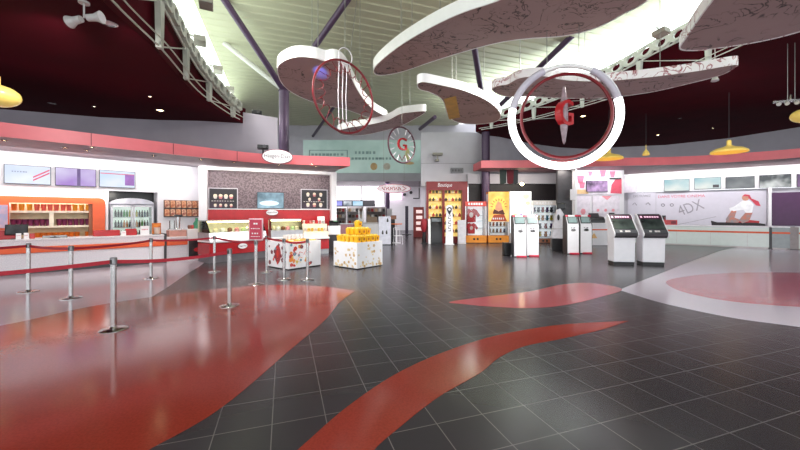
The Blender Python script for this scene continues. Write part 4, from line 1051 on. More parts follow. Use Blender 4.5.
# ================================================================== BACK ZONE
M_day = mat('bright_window', (252, 248, 255), .4, emit=1.6, var=.02); M_dayp = mat('pink_window', (250, 224, 244), .4, emit=1.2, var=.03)
for i, (px0, px1, py0, py1, m) in enumerate(((334, 361, 178, 204, M_day), (362.5, 384, 178, 204, M_day))):
    p0, p1 = at(px0, py1, 33.7), at(px1, py0, 33.7)
    o = struct(MB().box(p0.x, p1.x, 33.7, 33.8, p0.z, p1.z).build(f'window_{3 + i}', m)); MB().box(p1.x - .05, p1.x + .1, 33.6, 33.75, p0.z, p1.z).build('window_frame', M_alu, o)
p0, p1 = at(390, 200, 33.8), at(402, 179, 33.8); struct(MB().box(p0.x, p1.x, 33.7, 33.8, p0.z, p1.z).build('window_5', M_dayp))
# teal glazed banner
p0, p1 = at(303, 173, 27.9), at(421, 140, 27.9); cx, w = (p0.x + p1.x) / 2, p1.x - p0.x; zc, h = (p0.z + p1.z) / 2, p1.z - p0.z
o = thing('wall_banner', 'wide pale teal banner with grey lettering high on the back wall', 'banner', (cx, 27.99, zc), 0)
MB().box(-w / 2, w / 2, -.06, 0, -h / 2, h / 2).build('panel', mat('teal_banner', (164, 192, 186), .25, col2=(184, 208, 202), scale=.5, emit=.15), o)
mt = mat('teal_ink', (126, 156, 154), .5)
mb = MB(); marks(mb, -w * .43, -w * .15, h * .06, h * .07, -.06, 9); marks(mb, -w * .4, -w * .18, -h * .13, h * .05, -.06, 12); marks(mb, w * .04 - w * .1, w * .04 + .8, h * .12, h * .08, -.06, 6); marks(mb, -w * .09, w * .26, -h * .06, h * .07, -.06, 12); mb.build('lettering', mt, o)
mb = MB(); mb.box(-w * .45, -w * .12, -.066, -.06, h * .18, h * .2); mb.box(-w * .45, -w * .44, -.066, -.06, -h * .3, h * .2); mb.box(-w * .13, -w * .12, -.066, -.06, -h * .3, h * .2); mb.build('outline', mt, o)
mb = MB(); mb.mi = 0; mb.ell(.28, .3, -.068, -.06, (w * .1, -h * .3)); mb.mi = 1; mb.ell(.3, .28, -.068, -.06, (w * .21, -h * .3)); mb.mi = 2; mb.ell(.18, .55, -.068, -.06, (w * .385, h * .05)); mb.mi = 0; mb.ell(.4, .12, -.07, -.06, (w * .4, -h * .2)); mb.build('food_print', [mat('tan_print', (1, 1, 1)), mat('pale_food', (196, 190, 176), .5), mat('straw_yellow', (206, 200, 140), .5)], o)
# blue menu screens
MB_ = [('blue menu screen at the left of the far bar', 334.5, 342.5), ('pale menu screen in the middle of the far bar', 343.5, 352), ('pale blue menu screen at the right of the far bar', 352.7, 363)]
FB = PL(-4.0, 30, 0)
struct(MB().box(at(334, 0, 30.1).x, at(375, 0, 30.1).x, 30.05, 30.3, at(0, 206.5, 30).z, at(0, 200, 30).z).build('wall_far_bulkhead', M_darkgrey))
for i, (l, a0_, b0_) in enumerate(MB_):
    wallscreen(FB, a0_, b0_, 201, 205.8, l, [screen_mat('deep_blue_screen', (130, 130, 226), (170, 170, 240)), screen_mat('white_screen', (226, 232, 240), (120, 130, 140)), screen_mat('sky_screen', (160, 206, 236), (200, 226, 240))][i], 'menu screens over the far bar')
# shelf units of the far shop with boxes
M_unit = mat('grey_unit', (150, 142, 142), .5); M_unit2 = mat('light_unit', (206, 200, 200), .5)
gc = [('brown', (110, 80, 66)), ('white', (226, 222, 220)), ('red', (170, 50, 56)), ('dark', (52, 46, 50)), ('tan', (190, 160, 130))]; GB = {}
for u, (px0, px1, py0, m, l) in enumerate(((334, 345.5, 208, M_unit, 'grey shelf unit at the left of the far shop'), (347, 363, 207, M_unit2, 'pale shelf unit with posts in the middle of the far shop'), (366, 386, 207, M_unit, 'wide grey shelf unit at the right of the far shop'))):
    p0, p1 = at(px0, py0, 28.5), at(px1, py0, 28.5); w = p1.x - p0.x; c = (p0.x + p1.x) / 2; H = p0.z
    o = thing('shelf_unit', l, 'shelves', (c, 28.5, 0), 0, 'shelf units of the far shop')
    MB().box(-w / 2, w / 2, .45, .5, 0, H).build('back_panel', m, o)
    for x in (-w / 2, w / 2 - .08): MB().box(x, x + .08, 0, .45, 0, H).build('side_panel', M_unit2 if u != 0 else m, o)
    for k in range(4): MB().box(-w / 2 + .08, w / 2 - .08, 0, .45, .25 + k * .5, .29 + k * .5).build('shelf', m, o)
    for k in range(4):
        n = 3 + u
        for i in range(n):
            g = (i * 2 + k + u) % 5
            if g not in GB: GB[g] = MB().box(-.1, .1, 0, .16, 0, .26).build('boxed_sweets', mat('goods_' + gc[g][0], gc[g][1], .5), bevel=.01); COL.objects.unlink(GB[g])
            b = GB[g].copy(); COL.objects.link(b); put(b, (c - w / 2 + .2 + (w - .4) * i / (n - 1), 28.6, .295 + k * .5))
            tag(b, f'{gc[g][0]} goods box, {["lowest", "second lowest", "second highest", "highest"][k]} shelf of {["left grey", "pale middle", "wide right"][u]} far unit, {nth(i, n)}', 'box', 'boxes in the far shop')
p = at(361, 0, 23.5)
o = thing('pronged_stand', 'white two-pronged display stand behind the gold cartons', 'display stand', (p.x, 23.5, 0), 0)
z1 = at(0, 210, 23.5).z; zb = at(0, 219, 23.5).z
for s in (-1, 1): MB().prism_y([(s * .03, zb), (s * .16, zb), (s * .2, z1), (s * .1, z1 - .05)], -.04, .04).build('prong', M_white, o)
MB().box(-.2, .2, -.05, .05, .05, zb).build('panel', M_white, o); MB().box(-.26, .26, -.2, .2, 0, .05).build('foot', M_unit2, o)
mb = MB(); marks(mb, -.14, .14, zb - .2, .1, -.05, 3); marks(mb, -.14, .14, zb - .45, .1, -.05, 3); mb.build('print', M_darkgrey, o)
p = at(372, 0, 22); o = thing('low_counter', 'white low counter with striped top behind the gold cartons', 'counter', (p.x, 22, 0), 0)
MB().box(-.55, .55, 0, .5, 0, 1.0).build('body', M_white, o, bevel=.03); MB().box(-.6, .6, -.04, .54, 1.0, 1.06).build('worktop', M_unit2, o); MB().prism_x([(.05, 1.06), (.4, 1.06), (.4, 1.4), (.2, 1.42)], -.35, .3).build('display_hood', mat('dark_tan', (130, 110, 96), .4), o)
p = at(347, 0, 23); o = thing('low_counter', 'pink low counter left of the white striped one', 'counter', (p.x, 23, 0), 0)
MB().box(-.45, .4, 0, .5, 0, .92).build('body', mat('pink_front', (206, 150, 160), .4), o, bevel=.02); MB().box(-.48, .43, -.03, .53, .92, .97).build('worktop', M_white, o)
# white advertising panel, bistro table, stool
p0, p1 = at(378.5, 245, 17.8), at(390.8, 216.5, 17.8); w = p1.x - p0.x
o = thing('advert_stand', 'pale blue-white freestanding panel with small dark figures', 'display panel', ((p0.x + p1.x) / 2, 17.8, 0), 0)
pn = MB().box(-w / 2, w / 2, 0, .22, .03, p1.z).build('panel', mat('ice_white_panel', (214, 214, 228), .4), o, bevel=.015); MB().box(-w / 2 + .02, w / 2 - .02, .02, .2, 0, .03).build('foot', M_dark, o)
mb = MB()
for x, z in ((-.1, .55), (.1, .56), (.15, 1.18)): mb.lathe([(.03, 0), (.05, .05), (.04, .12), (.02, .2), (0, .2)], (x, -.002, z), 8)
bmesh.ops.scale(mb.bm, vec=(1, .1, 1), verts=mb.bm.verts[:]); mb.build('small_print_figure', M_darkgrey, pn)
p = at(396.5, 0, 19); zt = at(0, 223.5, 19).z
o = thing('bar_table', 'round orange high table on a white leg', 'table', (p.x, 19, 0), 0)
MB().lathe([(.3, zt - .05), (.32, zt - .03), (.32, zt), (0, zt)], seg=28).build('tabletop', mat('orange_top', (232, 120, 60), .3), o); MB().cyl((0, 0, .03), (0, 0, zt - .04), .035, seg=14).build('leg', M_white, o); MB().lathe([(.24, 0), (.24, .02), (.04, .05)], seg=24).build('base', M_white, o)
p = at(398, 0, 18.2)
o = thing('chair', 'white metal bistro chair beneath the orange high table', 'chair', (p.x, 18.2, 0), R(20))
MB().box(-.19, .19, -.19, .19, .44, .47).build('seat', M_white, o, bevel=.01)
for x in (-.17, .17):
    for y in (-.17, .17): MB().cyl((x * 1.1, y * 1.1, 0), (x, y, .45), .014, seg=8).build('leg', M_white, o)
MB().tube([(-.17, .18, .46), (-.17, .22, .85), (0, .24, .9), (.17, .22, .85), (.17, .18, .46)], .014, 8).build('backrest', M_white, o)
p = at(392.5, 0, 19.6)
o = thing('display_stand', 'dark slim display stand behind the orange high table', 'display stand', (p.x, 19.6, 0), 0)
MB().box(-.14, .14, 0, .24, .04, 1.5).build('body', M_dark, o, bevel=.02); MB().box(-.2, .2, -.04, .28, 0, .04).build('base', M_dark, o); MB().box(-.1, .22, -.02, .06, 1.3, 1.52).build('tilted_head', mat('brown_head', (126, 84, 64), .4), o)
p = at(388.5 + 3, 0, 24); z0, z1 = at(0, 217, 26).z, at(0, 208, 26).z
p = at(391.5, 0, 29.2); o = tag(put(MB().box(-.22, .22, -.06, 0, z0, z1).build('pillar_notice', M_white), (at(389.5, 0, 29.2).x, 29.3, 0)), 'white notice on the slim purple column under the oval sign', 'notice')
p0, p1 = at(404, 234, 27), at(409.5, 206, 27)
o = thing('screen_tower', 'tall dark narrow screen tower beyond the orange table', 'display', ((p0.x + p1.x) / 2, 27, 0), 0); MB().box(-.12, .12, 0, .2, 0, p1.z).build('body', mat('violet_black', (50, 34, 62), .3), o); MB().box(-.35, .35, -.2, .3, 0, .04).build('base', M_dark, o)
p0, p1 = at(413.5, 237, 24), at(424, 207, 24); w = p1.x - p0.x
o = thing('vending_machine', 'red and white vending machine far back beside the shop front', 'vending machine', ((p0.x + p1.x) / 2, 24, 0), 0)
MB().box(-w / 2, w / 2, 0, .6, 0, p1.z).build('cabinet', mat('vending_red', (150, 56, 58), .4), o)
for k in range(4): MB().box(-w / 2 + .18, w / 2 - .12, -.03, 0, .45 + k * .4, .68 + k * .4).build('lit_window', mat('vending_glow', (236, 206, 206), .4, emit=.6), o)
# wall dots and hanging frame of the far corridor
for i, (px, py) in enumerate(((399, 196), (404.5, 194.5), (411, 192.5))):
    p = at(px, py, 33.85); tag(put(MB().cyl((0, 0, 0), (0, .15, 0), .15, seg=16).build('round_fitting', M_darkgrey), (p.x, 33.86, p.z)), f'dark round wall fitting in the far corridor, {nth(i, 3)} of three', 'wall fitting', 'dark round wall fittings')
p = at(418, 194, 28.6); o = thing('hanging_bracket', 'black L-shaped bracket hanging in the far corridor', 'bracket', (p.x, 28.6, p.z), 0)
MB().box(.06, .14, 0, .08, -.35, .5).build('upright', M_dark, o); MB().box(-.4, .14, 0, .08, -.4, -.32).build('crossbar', M_dark, o); MB().cyl((.1, .04, .5), (.1, .04, 4.3 - p.z), .02, seg=8).build('rod', M_dark, o)
# oval sign with red script
p = at(394, 188.6, 22.5); rx = 17 / FPX * 22.5; rz = 4.6 / FPX * 22.5
o = thing('oval_sign', 'wide flat oval white sign with red script, hanging over the passage', 'sign', p, 0, None)
MB().ell(rx, rz, -.05, .05, seg=56).build('rim', mat('rose_rim', (206, 96, 120), .4), o); f = MB().ell(rx * .96, rz * .88, -.06, -.05, seg=56).build('face', mat('pink_white_face', (242, 224, 232), .4, emit=.2), o)
pts = []
for i in range(90):
    t = i / 89; pts.append((-rx * .72 + t * rx * 1.15 + .04 * math.cos(t * 60), -.07, .11 * math.sin(t * 44) * (1 - .3 * t)))
MB().tube(pts, .016, 5).build('script', M_red, f); MB().tube([(rx * .5, -.07, -.12), (rx * .72, -.07, 0), (rx * .5, -.07, .14)], .025, 5).build('script_flourish', M_red, f)
for x in (-rx * .6, rx * .6): MB().cyl((x, 0, 0), (x, 0, ZR - p.z), .01, seg=6).build('suspension_cable', M_wire, o)

# ================================================================== SHOP FRONT AND DISPLAY CASES
YS = 19.0
p0, p1 = at(426.3, 243, YS), at(467.5, 181.5, YS); W_, H_ = p1.x - p0.x, p1.z; ox = (p0.x + p1.x) / 2
o = thing('souvenir_shop', 'tall dark red shop front with two lit yellow shelf bays', 'shop front', (ox, YS, 0), 0)
M_shop = mat('wine_red_frame', (124, 28, 30), .35, var=.06); M_glow = mat('amber_shelf_glow', (236, 196, 96), .4, emit=.55, col2=(250, 226, 150), scale=5)
def rx_(px): return at(px, 0, YS).x - ox
hd = at(0, 190.3, YS).z
MB().box(-W_ / 2, W_ / 2, -.05, .6, hd, H_).build('header', M_shop, o)
b1a, b1b, b2a, b2b = rx_(428.6), rx_(442.3), rx_(444.6), rx_(462)
for x0, x1 in ((-W_ / 2, b1a), (b1b, b2a), (b2b, W_ / 2)): MB().box(x0, x1, -.05, .6, 0, hd).build('upright', M_shop, o)
MB().box(b1a, b2b, .0, .6, 0, .35).build('base_cabinet', M_shop, o)
lettering('Boutique', .78, .26, ((rx_(441) + rx_(448)) / 2 + .02, -.052, (hd + H_) / 2 + .02), M_white, o, font_shear=.2)
IT = {}; ic = [('olive', (110, 100, 50)), ('dark', (50, 40, 34)), ('cream', (240, 226, 190)), ('red', (176, 50, 44))]
for bi, (x0, x1) in enumerate(((b1a, b1b), (b2a, b2b))):
    MB().box(x0, x1, .4, .45, .35, hd).build('lit_back_panel', M_glow, o)
    for k in range(6):
        z = .6 + k * .43; MB().box(x0, x1, .02, .4, z - .03, z).build('shelf', mat('brass_shelf', (196, 150, 70), .35), o)
        n = 4 + bi
        for i in range(n):
            g = (i + k * 3 + bi) % 4
            if g not in IT: IT[g] = MB().prism_y([(-.06, 0), (.06, 0), (.075, .1), (.03, .15), (.02, .2), (-.02, .2), (-.03, .15), (-.075, .1)], -.05, .05).build('shop_souvenir', mat('item_' + ic[g][0], ic[g][1], .5), bevel=.01); COL.objects.unlink(IT[g])
            b = IT[g].copy(); COL.objects.link(b); put(b, (ox + x0 + .1 + (x1 - x0 - .2) * i / (n - 1), YS + .2, z))
            tag(b, f'{ic[g][0]} souvenir, {["left", "right"][bi]} lit bay of the shop, {["lowest", "second", "third", "fourth", "fifth", "highest"][k]} shelf, {nth(i, n)}', 'souvenir', 'souvenirs in the lit shop front')
# totem with pin
p = at(449.3, 0, 18.1); zt = at(0, 215, 18.1).z; zp = at(0, 209.5, 18.1).z
o = thing('totem', 'white totem with black map pin and vertical grey lettering', 'totem', (p.x, 18.1, 0), 0)
MB().prism_y([(-.2, 0), (.2, 0), (.16, zp + .14), (.08, zp + .24), (-.08, zp + .24), (-.16, zp + .14)], -.04, .04).build('panel', M_white, o); MB().box(-.24, .24, -.15, .15, 0, .03).build('base', M_white, o)
pin = [(.13 * math.cos(R(a)), zp + .13 * math.sin(R(a))) for a in range(-30, 211, 20)] + [(0, zp - .3)]
MB().prism_y(pin, -.055, -.04).build('map_pin', M_dark, o); MB().ell(.06, .06, -.06, -.055, (0, zp)).build('pin_hole', M_white, o)
mb = MB()
for k in range(7): z = .7 + k * .13; mb.box(-.06, .07, -.045, -.04, z, z + .03); mb.box(-.06 if k % 2 else .04, -.02 if k % 2 else .07, -.045, -.04, z, z + .09)
mb.build('vertical_lettering', mat('grey_ink', (96, 92, 96), .5), o)
# black touch kiosk with white side, red-black stand, white panel
p0, p1 = at(428.3, 244, 18.6), at(442.5, 217, 18.6); w = p1.x - p0.x
o = thing('information_kiosk', 'black information kiosk with a white left edge before the lit shop', 'kiosk', ((p0.x + p1.x) / 2, 18.6, 0), 0)
MB().prism_x([(0, 0.02), (.35, .02), (.35, p1.z), (.2, p1.z), (.02, 1.1)], -w / 2 + .12, w / 2).build('body', M_dark, o, bevel=.015); MB().prism_x([(-.12, 0), (.36, 0), (.36, p1.z - .1), (.1, p1.z - .1), (-.02, .9)], -w / 2, -w / 2 + .12).build('side_panel', M_white, o)
M = Matrix.Translation((.06, .1, 1.27)) @ Matrix.Rotation(R(-28), 4, 'X'); MB().box(-.26, .26, -.02, .0, -.1, .1, M).build('screen', mat('kiosk_screen', (120, 126, 132), .2), o); MB().box(-w / 2 + .12, w / 2, -.04, .35, 0, .02).build('foot', M_dark, o)
p = at(424, 0, 18.9)
o = thing('figure_stand', 'narrow red and black stand at the left edge of the lit shop', 'display stand', (p.x, 18.9, 0), 0)
MB().lathe([(.1, 0), (.11, .1), (.08, .6), (.1, .62)], seg=16).build('lower_part', M_dark, o); MB().lathe([(.1, .62), (.17, .8), (.19, 1.1), (.13, 1.32), (0, 1.36)], seg=16).build('upper_part', mat('deep_red_cloth', (150, 26, 40), .6), o); MB().box(-.18, .18, -.18, .18, 0, .03).build('base', M_dark, o)
p0, p1 = at(457, 242.5, 18.8), at(465, 220, 18.8); w = p1.x - p0.x
o = thing('wall_panel_stand', 'low pale panel leaning between the totem and jersey case', 'display panel', ((p0.x + p1.x) / 2, 18.5, 0), 0)
MB().prism_x([(0, .02), (.12, .02), (.22, p1.z), (.16, p1.z)], -w / 2, w / 2).build('panel', mat('pale_grey_panel', (198, 196, 204), .4), o, bevel=.02); MB().box(-w / 2, w / 2, -.05, .3, 0, .02).build('foot', M_unit2, o)
# claw machines / cases
M_glowwhite = mat('case_white_glow', (236, 236, 242), .4, emit=.45, var=.03); M_orb = mat('orange_case_base', (222, 140, 50), .35, var=.08)
def glasscase(px0, px1, py1, label, ghead, extra, Y=18.9, base=M_orb, back=M_glowwhite, hd_h=.26, name='prize_case', zb=.42):
    p0, p1 = at(px0, 243.5, Y), at(px1, py1, Y); w = p1.x - p0.x; H = p1.z; cx = (p0.x + p1.x) / 2
    o = thing(name, label, 'display case', (cx, Y, 0), 0, 'prize cases by the entrance wall')
    b = MB().box(-w / 2, w / 2, 0, .7, .03, zb).build('base', base, o); MB().box(-w / 2 + .02, w / 2 - .02, .02, .68, 0, .03).build('plinth', M_dark, o)
    for x in (-.1, .1): MB().cyl((x, -.012, zb * .55), (x, 0, zb * .55), .06, seg=14).build('prize_hatch', M_dark, b)
    MB().box(-w / 2, w / 2, .6, .7, zb, H).build('back_panel', back, o)
    h = MB().box(-w / 2, w / 2, 0, .6, H - hd_h, H).build('header', ghead, o); mb = MB(); marks(mb, -w * .36, w * .36, H - hd_h / 2, hd_h * .45, 0, 6); mb.build('lettering', M_white, h)
    for x in (-w / 2, w / 2 - .05): MB().box(x, x + .05, 0, .6, zb, H - hd_h).build('side_frame', M_white, o)
    MB().box(-w / 2 + .05, w / 2 - .05, .0, .01, zb, H - hd_h).build('front_glass', M_glass, o)
    extra(o, w, H, zb, cx, Y); return o
def shirt(cx, y, z, s, m, label, group):
    pts = [(-.2, 0), (-.21, .34), (-.3, .22), (-.4, .32), (-.24, .56), (-.1, .62), (-.05, .58), (.05, .58), (.1, .62), (.24, .56), (.4, .32), (.3, .22), (.21, .34), (.2, 0)]
    o = thing('football_shirt', label, 'shirt', (cx, y, z), 0, group); b = MB().prism_y([(x * s, zz * s) for x, zz in pts], -.03, .05).build('cloth', m, o, bevel=.02)
    MB().ell(.09 * s, .12 * s, -.036, -.03, (0, .33 * s)).build('crest', mat('pale_crest', (222, 196, 196), .4), b); MB().tube([(-.07 * s, -.03, .585 * s), (0, -.035, .53 * s), (.07 * s, -.03, .585 * s)], .012, 6).build('collar', M_white, b)
def ex_j(o, w, H, zb, cx, Y):
    m = mat('scarlet_cloth', (196, 28, 44), .6, var=.1)
    shirt(cx - w * .2, Y + .12, zb + .72, 1.3 * .95, m, 'red football shirt with pale crest, upper one in the jersey case', 'red shirts in the jersey case')
    shirt(cx - w * .2, Y + .08, zb + .1, .95, m, 'red football shirt lower down in the jersey case', 'red shirts in the jersey case')
    for i, z in enumerate((1.2, 1.5, .8)):
        MB().box(w * .18, w * .42, .3, .59, z + .0, z + .03).build('hook_rail', M_steel, o)
glasscase(465.3, 486.5, 201.5, 'white prize case with red football shirts and orange base', mat('red_header', (196, 70, 60), .4, emit=.15), ex_j)
def plush(x, y, z, r, col, label, cx):
    m = mat('plush_%d_%d' % (col[0], col[2]), col, .8)
    o = thing('soft_toy', label, 'soft toy', (x, y, z), 0, 'prizes in the glass cases')
    MB().sph((0, 0, r), r, 12).build('body', m, o); MB().sph((0, -.02, r * 2.3), r * .75, 12).build('head', m, o)
    for s in (-1, 1): MB().sph((s * r * .6, -.02, r * 2.9), r * .28, 8).build('ear', m, o)
def ex_p(o, w, H, zb, cx, Y):
    z0 = at(0, 221.5, Y).z
    pn = MB().box(-w / 2, w / 2, -.05, .0, z0, H).build('poster', mat('orange_sunburst', (238, 160, 60), .4, col2=(244, 206, 120), scale=1.6, emit=.25), o); h = H - z0
    mb = MB(); mb.mi = 0; mb.ell(w * .36, h * .3, -.056, -.05, (0, z0 + h * .55)); mb.mi = 2
    for k in range(9):
        t = PI * k / 8; c_, s_ = math.cos(t), math.sin(t); r0_, r1_ = w * .3, w * .44
        mb.prism_y([(c_ * r0_ - s_ * .03, z0 + h * .5 + s_ * r0_ + c_ * .03), (c_ * r0_ + s_ * .03, z0 + h * .5 + s_ * r0_ - c_ * .03), (c_ * r1_, z0 + h * .5 + s_ * r1_)], -.06, -.054)
    mb.mi = 1; mb.prism_y([(-w * .2, z0 + h * .3), (w * .22, z0 + h * .28), (w * .12, z0 + h * .6), (-w * .04, z0 + h * .7), (-w * .16, z0 + h * .52)], -.062, -.056)
    mb.mi = 2; mb.prism_y([(-w * .4, z0 + .02), (w * .4, z0 + .02), (w * .25, z0 + h * .25), (-w * .25, z0 + h * .22)], -.06, -.056)
    mb.mi = 3; mb.prism_y([(-w * .3, z0 + h * .26), (w * .3, z0 + h * .24), (w * .2, z0 + h * .4), (-.02, z0 + h * .34), (-w * .24, z0 + h * .42)], -.065, -.06)
    mb.build('poster_print', [mat('yellow_print', (250, 206, 96), .4, emit=.2), mat('peach_print', (240, 170, 130), .4), mat('rust_print', (190, 84, 50), .4), mat('dark_brown_print', (96, 50, 40), .4)], pn)
    mb = MB(); marks(mb, -w * .3, w * .3, z0 + h * .1, h * .06, -.06, 6); mb.build('lettering', M_white, pn)
    for k in (0, 1): MB().box(-w / 2 + .06, w / 2 - .06, .1, .6, zb + .12 + k * .36, zb + .15 + k * .36).build('shelf', M_unit2, o)
    for k in (0, 1):
        for i in range(5):
            col = [(150, 110, 80), (190, 150, 110), (110, 70, 60), (200, 120, 90), (96, 90, 110)][(i + k * 2) % 5]
            plush(cx - w / 2 + .16 + (w - .32) * i / 4, Y + .3, zb + .152 + k * .36, .07, col, f'small soft toy under the orange poster, {["lower", "upper"][k]} shelf, {nth(i, 5)}', cx)
glasscase(488.3, 508.8, 191.8, 'prize case topped by an orange sunburst poster', mat('orange_header', (226, 130, 60), .4), ex_p, hd_h=.1)
# bright white backlit poster
p0, p1 = at(509.5, 243, 19.1), at(531.5, 191.3, 19.1); w = p1.x - p0.x; H = p1.z
o = thing('lightbox', 'bright white lightbox with pale yellow, blue and violet figures', 'lightbox', ((p0.x + p1.x) / 2, 19.1, 0), 0)
MB().box(-w / 2, w / 2, 0, .3, 0, H).build('cabinet', M_unit2, o); z0 = at(0, 222, 19.1).z
pn = MB().box(-w / 2 + .03, w / 2 - .03, -.02, 0, z0 - .6, H - .03).build('screen', mat('white_lit_poster', (246, 248, 250), .3, emit=.75, col2=(226, 240, 246), scale=2), o); h = H - z0
mb = MB(); mb.mi = 0; mb.prism_y([(-.1, z0 + .1), (.08, z0 + .05), (.16, z0 + .35), (.02, z0 + .5), (-.08, z0 + .34)], -.028, -.02); mb.mi = 1
for x, z, r in ((.3, 1.5, .2), (.4, 1.1, .16), (-.3, .4, .14), (.2, .2, .15)): mb.ell(r, r * .8, -.026, -.02, (x, z0 + z * h / 1.8), 16)
mb.mi = 2
for x, z, r in ((-.35, 1.3, .18), (-.1, 1.0, .12), (.36, .55, .14)): mb.ell(r, r, -.027, -.02, (x, z0 + z * h / 1.8), 16)
mb.build('poster_print', [mat('violet_print', (150, 110, 210), .4, emit=.4), mat('lemon_print', (242, 232, 170), .4, emit=.5), mat('aqua_print', (200, 230, 240), .4, emit=.5)], pn)
# mixed prize machine
def ex_m(o, w, H, zb, cx, Y):
    for k, (z, n) in enumerate(((zb + .1, 4), (zb + .55, 4), (zb + 1.0, 5), (zb + 1.45, 5))):
        MB().box(-w / 2 + .05, w / 2 - .05, .12, .6, z - .03, z).build('shelf', M_unit2, o)
        for i in range(n):
            col = [(60, 130, 160), (180, 50, 60), (230, 200, 70), (90, 60, 120), (210, 130, 60), (70, 70, 80)][(i * 2 + k * 3) % 6]
            nm = ['teal', 'red', 'yellow', 'violet', 'orange', 'grey'][(i * 2 + k * 3) % 6]
            plush(cx - w / 2 + .18 + (w - .36) * i / (n - 1), Y + .3, z, .095, col, f'{nm} soft toy in the toy-filled prize case, {["lowest", "second", "third", "top"][k]} shelf, {nth(i, n)}', cx)
glasscase(533, 557, 200.5, 'prize case filled with colourful soft toys, base of brown wood', mat('white_header', (226, 222, 220), .4), ex_m, base=mat('brown_wood_base', (150, 90, 60), .4), zb=.24)
# white draped machine on black plinth, black bin
p0, p1 = at(552.5, 250.2, 15.3), at(565.5, 203, 15.3); w = p1.x - p0.x
o = thing('covered_display', 'white sloping display unit with dark top on a black plinth', 'display unit', ((p0.x + p1.x) / 2, 15.3, 0), R(-15))
MB().box(-w / 2, w / 2, 0, .5, 0, .5).build('plinth', M_dark, o); MB().prism_y([(-w / 2 - .02, .5), (w / 2, .5), (w / 2, 1.0), (w * .36, 1.6), (w * .1, 1.86), (-w * .1, 1.8), (-w * .34, 1.2)], .04, .42).build('body', mat('grey_white_shell', (206, 204, 212), .45), o, bevel=.03)
MB().box(-w * .12, w * .5, .05, .35, 1.8, 2.08).build('dark_top', M_dark, o, bevel=.04); MB().box(-w / 2, w / 2, .02, .04, .93, .95).build('seam', M_unit, o); MB().ell(.05, .13, .0, .04, (-.02, 1.45)).build('emblem', M_dark, o)
p = at(507, 0, 13.35)
o = thing('waste_bin', 'low black bin left of the first white ticket machine', 'bin', (p.x, 13.35, 0), 0)
MB().box(-.13, .12, -.1, .2, 0, .46).build('body', M_dark, o, bevel=.015); MB().box(-.14, .13, -.11, .21, .46, .49).build('lid', M_darkgrey, o, bevel=.01)
# dark hanging banners under the right fascia corner
p = at(506, 174, 17.4)
for i, (px, m, l) in enumerate(((503, mat('bottle_green_cloth', (44, 56, 52), .7), 'dark green pennant hanging under the right fascia'), (510.5, mat('dark_red_cloth', (110, 22, 36), .7), 'dark red pennant hanging under the right fascia'), (515.5, M_dark, 'black pennant hanging under the right fascia'))):
    p = at(px, 184, 17.6); zt = 3.93
    o = thing('pennant', l, 'banner', (p.x, 17.6 + .05 * i, p.z + .0), R(8 * i - 8), 'pennants under the right fascia')
    MB().prism_y([(-.15, 0.06 * (i % 2)), (.0, .0), (.15, .05), (.17, zt - p.z - .1), (-.17, zt - p.z - .1)], -.03, .03).build('cloth', m, o); MB().cyl((-.18, 0, zt - p.z - .08), (.18, 0, zt - p.z - .08), .02, seg=8).build('rod', M_dark, o); MB().cyl((0, 0, zt - p.z - .08), (0, 0, zt - p.z), .012, seg=6).build('hook', M_dark, o)

# ================================================================== TICKET MACHINES
M_kw = mat('white_kiosk_shell', (232, 230, 236), .3, var=.02)
TK = {}
def slim(px, py, w, label):
    q = F(px, py); q.y += .02
    if 'r' in TK: return dup(TK['r'], q, R(-4), label)
    o = thing('ticket_machine', label, 'ticket machine', q, R(-4), 'slim white ticket machines'); TK['r'] = o; hw = w / 2
    pr = [(.0, .03), (.42, .03), (.42, 1.5), (.3, 1.56), (.2, 1.54), (.0, 1.14)]
    MB().prism_x(pr, -hw + .02, hw - .02).build('body', M_kw, o, bevel=.01)
    for s in (-1, 1): MB().prism_x([(.01, .04), (.43, .04), (.43, 1.5), (.3, 1.58), (.2, 1.56), (.01, 1.16)], s * (hw - .01) - .012, s * (hw - .01) + .012).build('side_panel', M_darkgrey, o)
    ang = -math.atan2(.2, .4); M = Matrix.Translation((0, .095, 1.35)) @ Matrix.Rotation(ang, 4, 'X')
    f = MB().box(-hw + .05, hw - .05, -.02, .0, -.14, .15, M).build('screen_frame', M_dark, o); MB().box(-hw + .075, hw - .075, -.025, -.02, -.115, .125, M).build('screen', mat('grey_green_screen', (126, 146, 146), .15, emit=.15, var=.1), f)
    for s in (-1, 1): MB().box(s * (hw - .05) - .05, s * (hw - .05) + .05, -.03, .0, .15, .22, M).build('red_corner', mat('crimson_trim', (196, 34, 66), .35), o)
    MB().lathe([(.0, -.03), (.09, -.03), (.1, 0), (0, 0)], (0, 0, 0), 16).build('slot_mouth', M_dark, o)
    x = o.children[-1]; x.location = (-.0, .0, .96); x.rotation_euler = (R(90), 0, 0); x.scale = (1, .55, 1)
    for s, zz in ((-1, 1.05), (.5, 1.05)): MB().box(s * .07 - .025, s * .07 + .03, -.008, 0, zz - .012, zz + .012).build('button', M_dark, o)
    MB().box(-hw + .1, hw - .02, -.05, .2, 0, .06).build('foot_plate', mat('crimson_trim', (1, 1, 1)), o, bevel=.01); MB().box(-hw + .02, hw - .02, .03, .4, 0, .03).build('plinth', M_darkgrey, o)
    return o
slim(520.5, 257.3, .48, 'slim white ticket machine next to the low black bin'); slim(533, 256.6, .48, 'slim white ticket machine second from the low black bin')
slim(573.5, 254.3, .48, 'slim white ticket machine in front of the pillar of the ticket bar'); slim(586.5, 253.8, .48, 'slim white ticket machine beside the orange-striped ticket bar')
WK = {}
